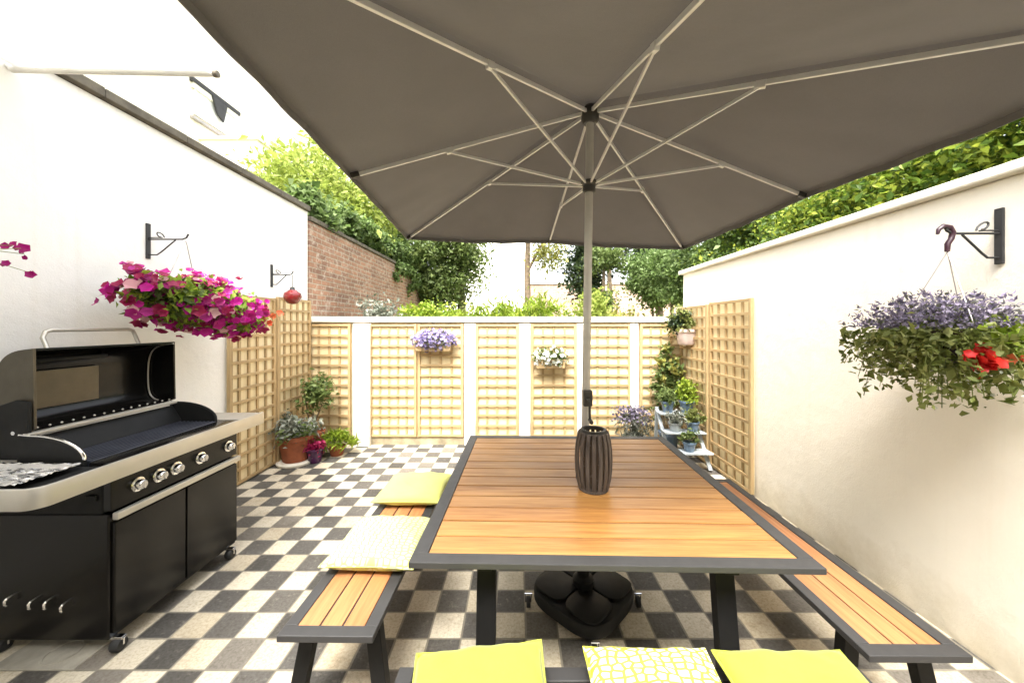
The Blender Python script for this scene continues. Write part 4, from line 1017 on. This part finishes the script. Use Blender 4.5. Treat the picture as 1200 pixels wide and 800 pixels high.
# green tree overhanging the brick wall end
t = thing('tree', 'mid green tree with dark trunk hanging over the brick wall\'s far end', 'tree', (-1.75,11.2,0), 0, 'trees beyond the walls')
trunk(t, [(-1.75,11.3,0),(-1.7,11.25,1.6),(-1.75,11.2,3.0),(-1.9,11.2,4.0)], [.17,.15,.11,.05])
P = np.concatenate([clumps((-1.95,11.0,3.7), (1.2,1.2,1.3), 190, 55, .17, .3), clumps((-2.3,10.6,2.6), (.7,.7,.7), 60, 50, .16, .3), clumps((-3.0,10.0,3.7), (.8,1.2,.7), 90, 50, .13, .4)])
arr_obj('crown', [leaf_arrays(P, .11, .55)], M['L_mid'], t)
# ivy on the brick wall
P = []
for k in range(150):
    yy = RNG.uniform(5.0,11.3); P.append(clumps((XL-.12+RNG.uniform(-.25,.10),yy,3.22+RNG.uniform(-.02,.28)+ .05*(yy-5)/2), (.16,.2,.12), 4, 42, .06, .3))
for k in range(26):
    yy = RNG.uniform(8.2,11.3); P.append(clumps((XL+.08,yy,3.0-RNG.random()**2*.75*(yy-6)/5), (.07,.16,.12), 3, 30, .05, .3))
P = np.concatenate(P)
tag(arr_obj('ivy', [leaf_arrays(P, .085, .8)], M['L_ivy']), 'green ivy spilling over the top of the red brick wall', 'ivy')
# slim tree
t = thing('tree', 'slim bare trunk beside the far white house, thin yellowish crown', 'tree', (.33,10.5,0), 0, 'trees beyond the walls')
trunk(t, [(.33,10.5,0),(.34,10.5,1.8),(.32,10.5,3.2),(.36,10.5,4.6)], [.12,.11,.09,.06])
MB().tube([(.33,10.5,3.2),(.7,10.4,3.9),(1.0,10.4,4.3)], [.05,.035,.015], 6).build('limb', M['bark'], t, smooth=True)
P = np.concatenate([clumps((.95,10.4,3.75), (.75,.5,.75), 46, 30, .16, .2), clumps((.4,10.5,4.9), (.9,.9,.7), 50, 44, .15, .3)])
arr_obj('crown', [leaf_arrays(P, .09, .55)], M['L_yellow'], t)
# dark trees behind the pole
for (x, y, z, rx, rz, lab, n) in ((1.80,9.2,3.05,.42,1.15,'dark evergreen behind the parasol pole', 80), (3.55,8.9,3.25,.62,.75,'dark leaved tree beyond the right wall\'s far end', 120), (3.0,11.5,4.35,1.0,.65,'dark tree between pole and hedge, farthest of the dark trees', 70)):
    t = thing('tree', lab, 'tree', (x,y,0), 0, 'trees beyond the walls')
    trunk(t, [(x,y,0),(x+.05,y,1.6),(x-.02,y,z)], [.12,.10,.05])
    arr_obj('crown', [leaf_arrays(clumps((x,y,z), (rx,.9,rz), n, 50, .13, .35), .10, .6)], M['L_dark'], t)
x, y = 2.0, 8.3
t = thing('tree', 'small lighter green tree in front of the dark evergreen', 'tree', (x,y,0), 0, 'trees beyond the walls')
trunk(t, [(x,y,0),(x,y,1.5),(x+.05,y,3.1)], [.06,.05,.03])
arr_obj('crown', [leaf_arrays(np.concatenate([clumps((x+.1,y,3.1), (.6,.4,.35), 40, 40, .1, .3), clumps((x,y,2.15), (.35,.3,.3), 24, 40, .09, .3)]), .085, .6)], M['L_mid'], t)
# hedge behind the right wall
P = []
for k in range(330):
    yy = RNG.uniform(.6,8.2); f = min(1, max(0, (yy-3.2)/4))
    P.append(clumps((XR+.75+RNG.uniform(-.42,.5), yy, RNG.uniform(2.2,3.05+.2*math.sin(yy*1.7))), (.22,.24,.2), 4, 90, .085, .3))
P = np.concatenate(P); P = P[P[:,0] > XR+.1]; far = P[:,1] > RNG.normal(4.6,.7,len(P))
t = thing('hedge', 'leafy hedge along the top of the right wall', 'hedge', (XR+.75,4,0))
arr_obj('foliage', [leaf_arrays(P[~far], .044, .65)], M['L_hedge'], t)
arr_obj('dark_foliage', [leaf_arrays(P[far], .06, .65)], M['L_ivy'], t)
mb = MB()
for k in range(16):
    yy = .7+k*.48; mb.tube([(XR+.75,yy,0),(XR+.75+.08*math.sin(k*3),yy+.05,1.2),(XR+.75,yy,2.4)], [.045,.035,.02], 6)
mb.build('stems', M['bark'], t, smooth=True)
# shrubs in the garden behind the back wall
def shrub(lab, x, y, z, r, mat, lsz, n, aspect=.5, zc=None, up=0):
    t = thing('shrub', lab, 'shrub', (x,y,0), 0, 'shrubs behind the back wall')
    mb = MB()
    for k in range(5):
        a = k*1.26; mb.tube([(x,y,0),(x+.3*r[0]*math.cos(a),y+.3*r[1]*math.sin(a),z*.6),(x+.6*r[0]*math.cos(a),y+.5*r[1]*math.sin(a),z)], [.02,.014,.006], 5)
    mb.build('stems', M['bark'], t, smooth=True)
    P = clumps((x,y,z), r, n, 36, .09, .2)
    nr = np.tile(np.array([0,0,1.0]), (len(P),1))*up if up else None
    arr_obj('foliage', [leaf_arrays(P, lsz, aspect, nr)], mat, t)
shrub('pale leafy shrub at the foot of the brick wall, left end of the back wall', -2.2, 5.6, 1.75, (.38,.3,.22), M['L_silver'], .06, 26)
shrub('bright lime shrub showing over the back wall above the lilac planter', -1.65, 6.3, 1.75, (.5,.4,.32), M['L_lime'], .08, 46)
shrub('olive shrub over the back wall below the mid green tree', -1.0, 7.0, 1.65, (.5,.4,.3), M['L_olive'], .07, 36)
shrub('wide lime green grassy shrub over the back wall left of the pole', .05, 6.0, 1.72, (.85,.4,.30), M['L_lime'], .13, 66, .16, up=1)
shrub('fresh green shrub over the back wall just right of the pole', 1.35, 6.2, 1.85, (.3,.3,.42), M['L_bright'], .08, 34)
shrub('yellowish shrub over the back wall below the dark evergreen', 1.9, 6.8, 1.6, (.5,.4,.36), M['L_yellow'], .07, 36)
shrub('pale lime grassy shrub low behind the back wall, left of centre', -.9, 5.7, 1.62, (.5,.3,.22), M['L_lime'], .10, 34, .2, up=1)

# unseen house wall behind the camera, added and heightened to shade the near side
t = thing('house', 'unseen house wall behind the camera, added to shade the near side, with glazed doors', 'house', (0,-1.7,0))
MB().box(XL-.2,-1.6,-1.9,-1.7,-.02,4.7).box(1.5,XR+.2,-1.9,-1.7,-.02,4.7).box(-1.6,1.5,-1.9,-1.7,2.3,4.7).build('wall', M['cream'], t)
for x0, x1 in ((-1.6,-.05),(-.05,1.5)):
    f = MB().box(x0,x1,-1.84,-1.78,2.22,2.299).box(x0,x1,-1.84,-1.78,0,.08).box(x0,x0+.07,-1.839,-1.781,.08,2.22).box(x1-.07,x1,-1.839,-1.781,.08,2.22).build('unseen_patio_door', M['frame'], t)
    MB().box(x0+.05,x1-.05,-1.815,-1.805,.06,2.24).build('pane', M['pane'], f)
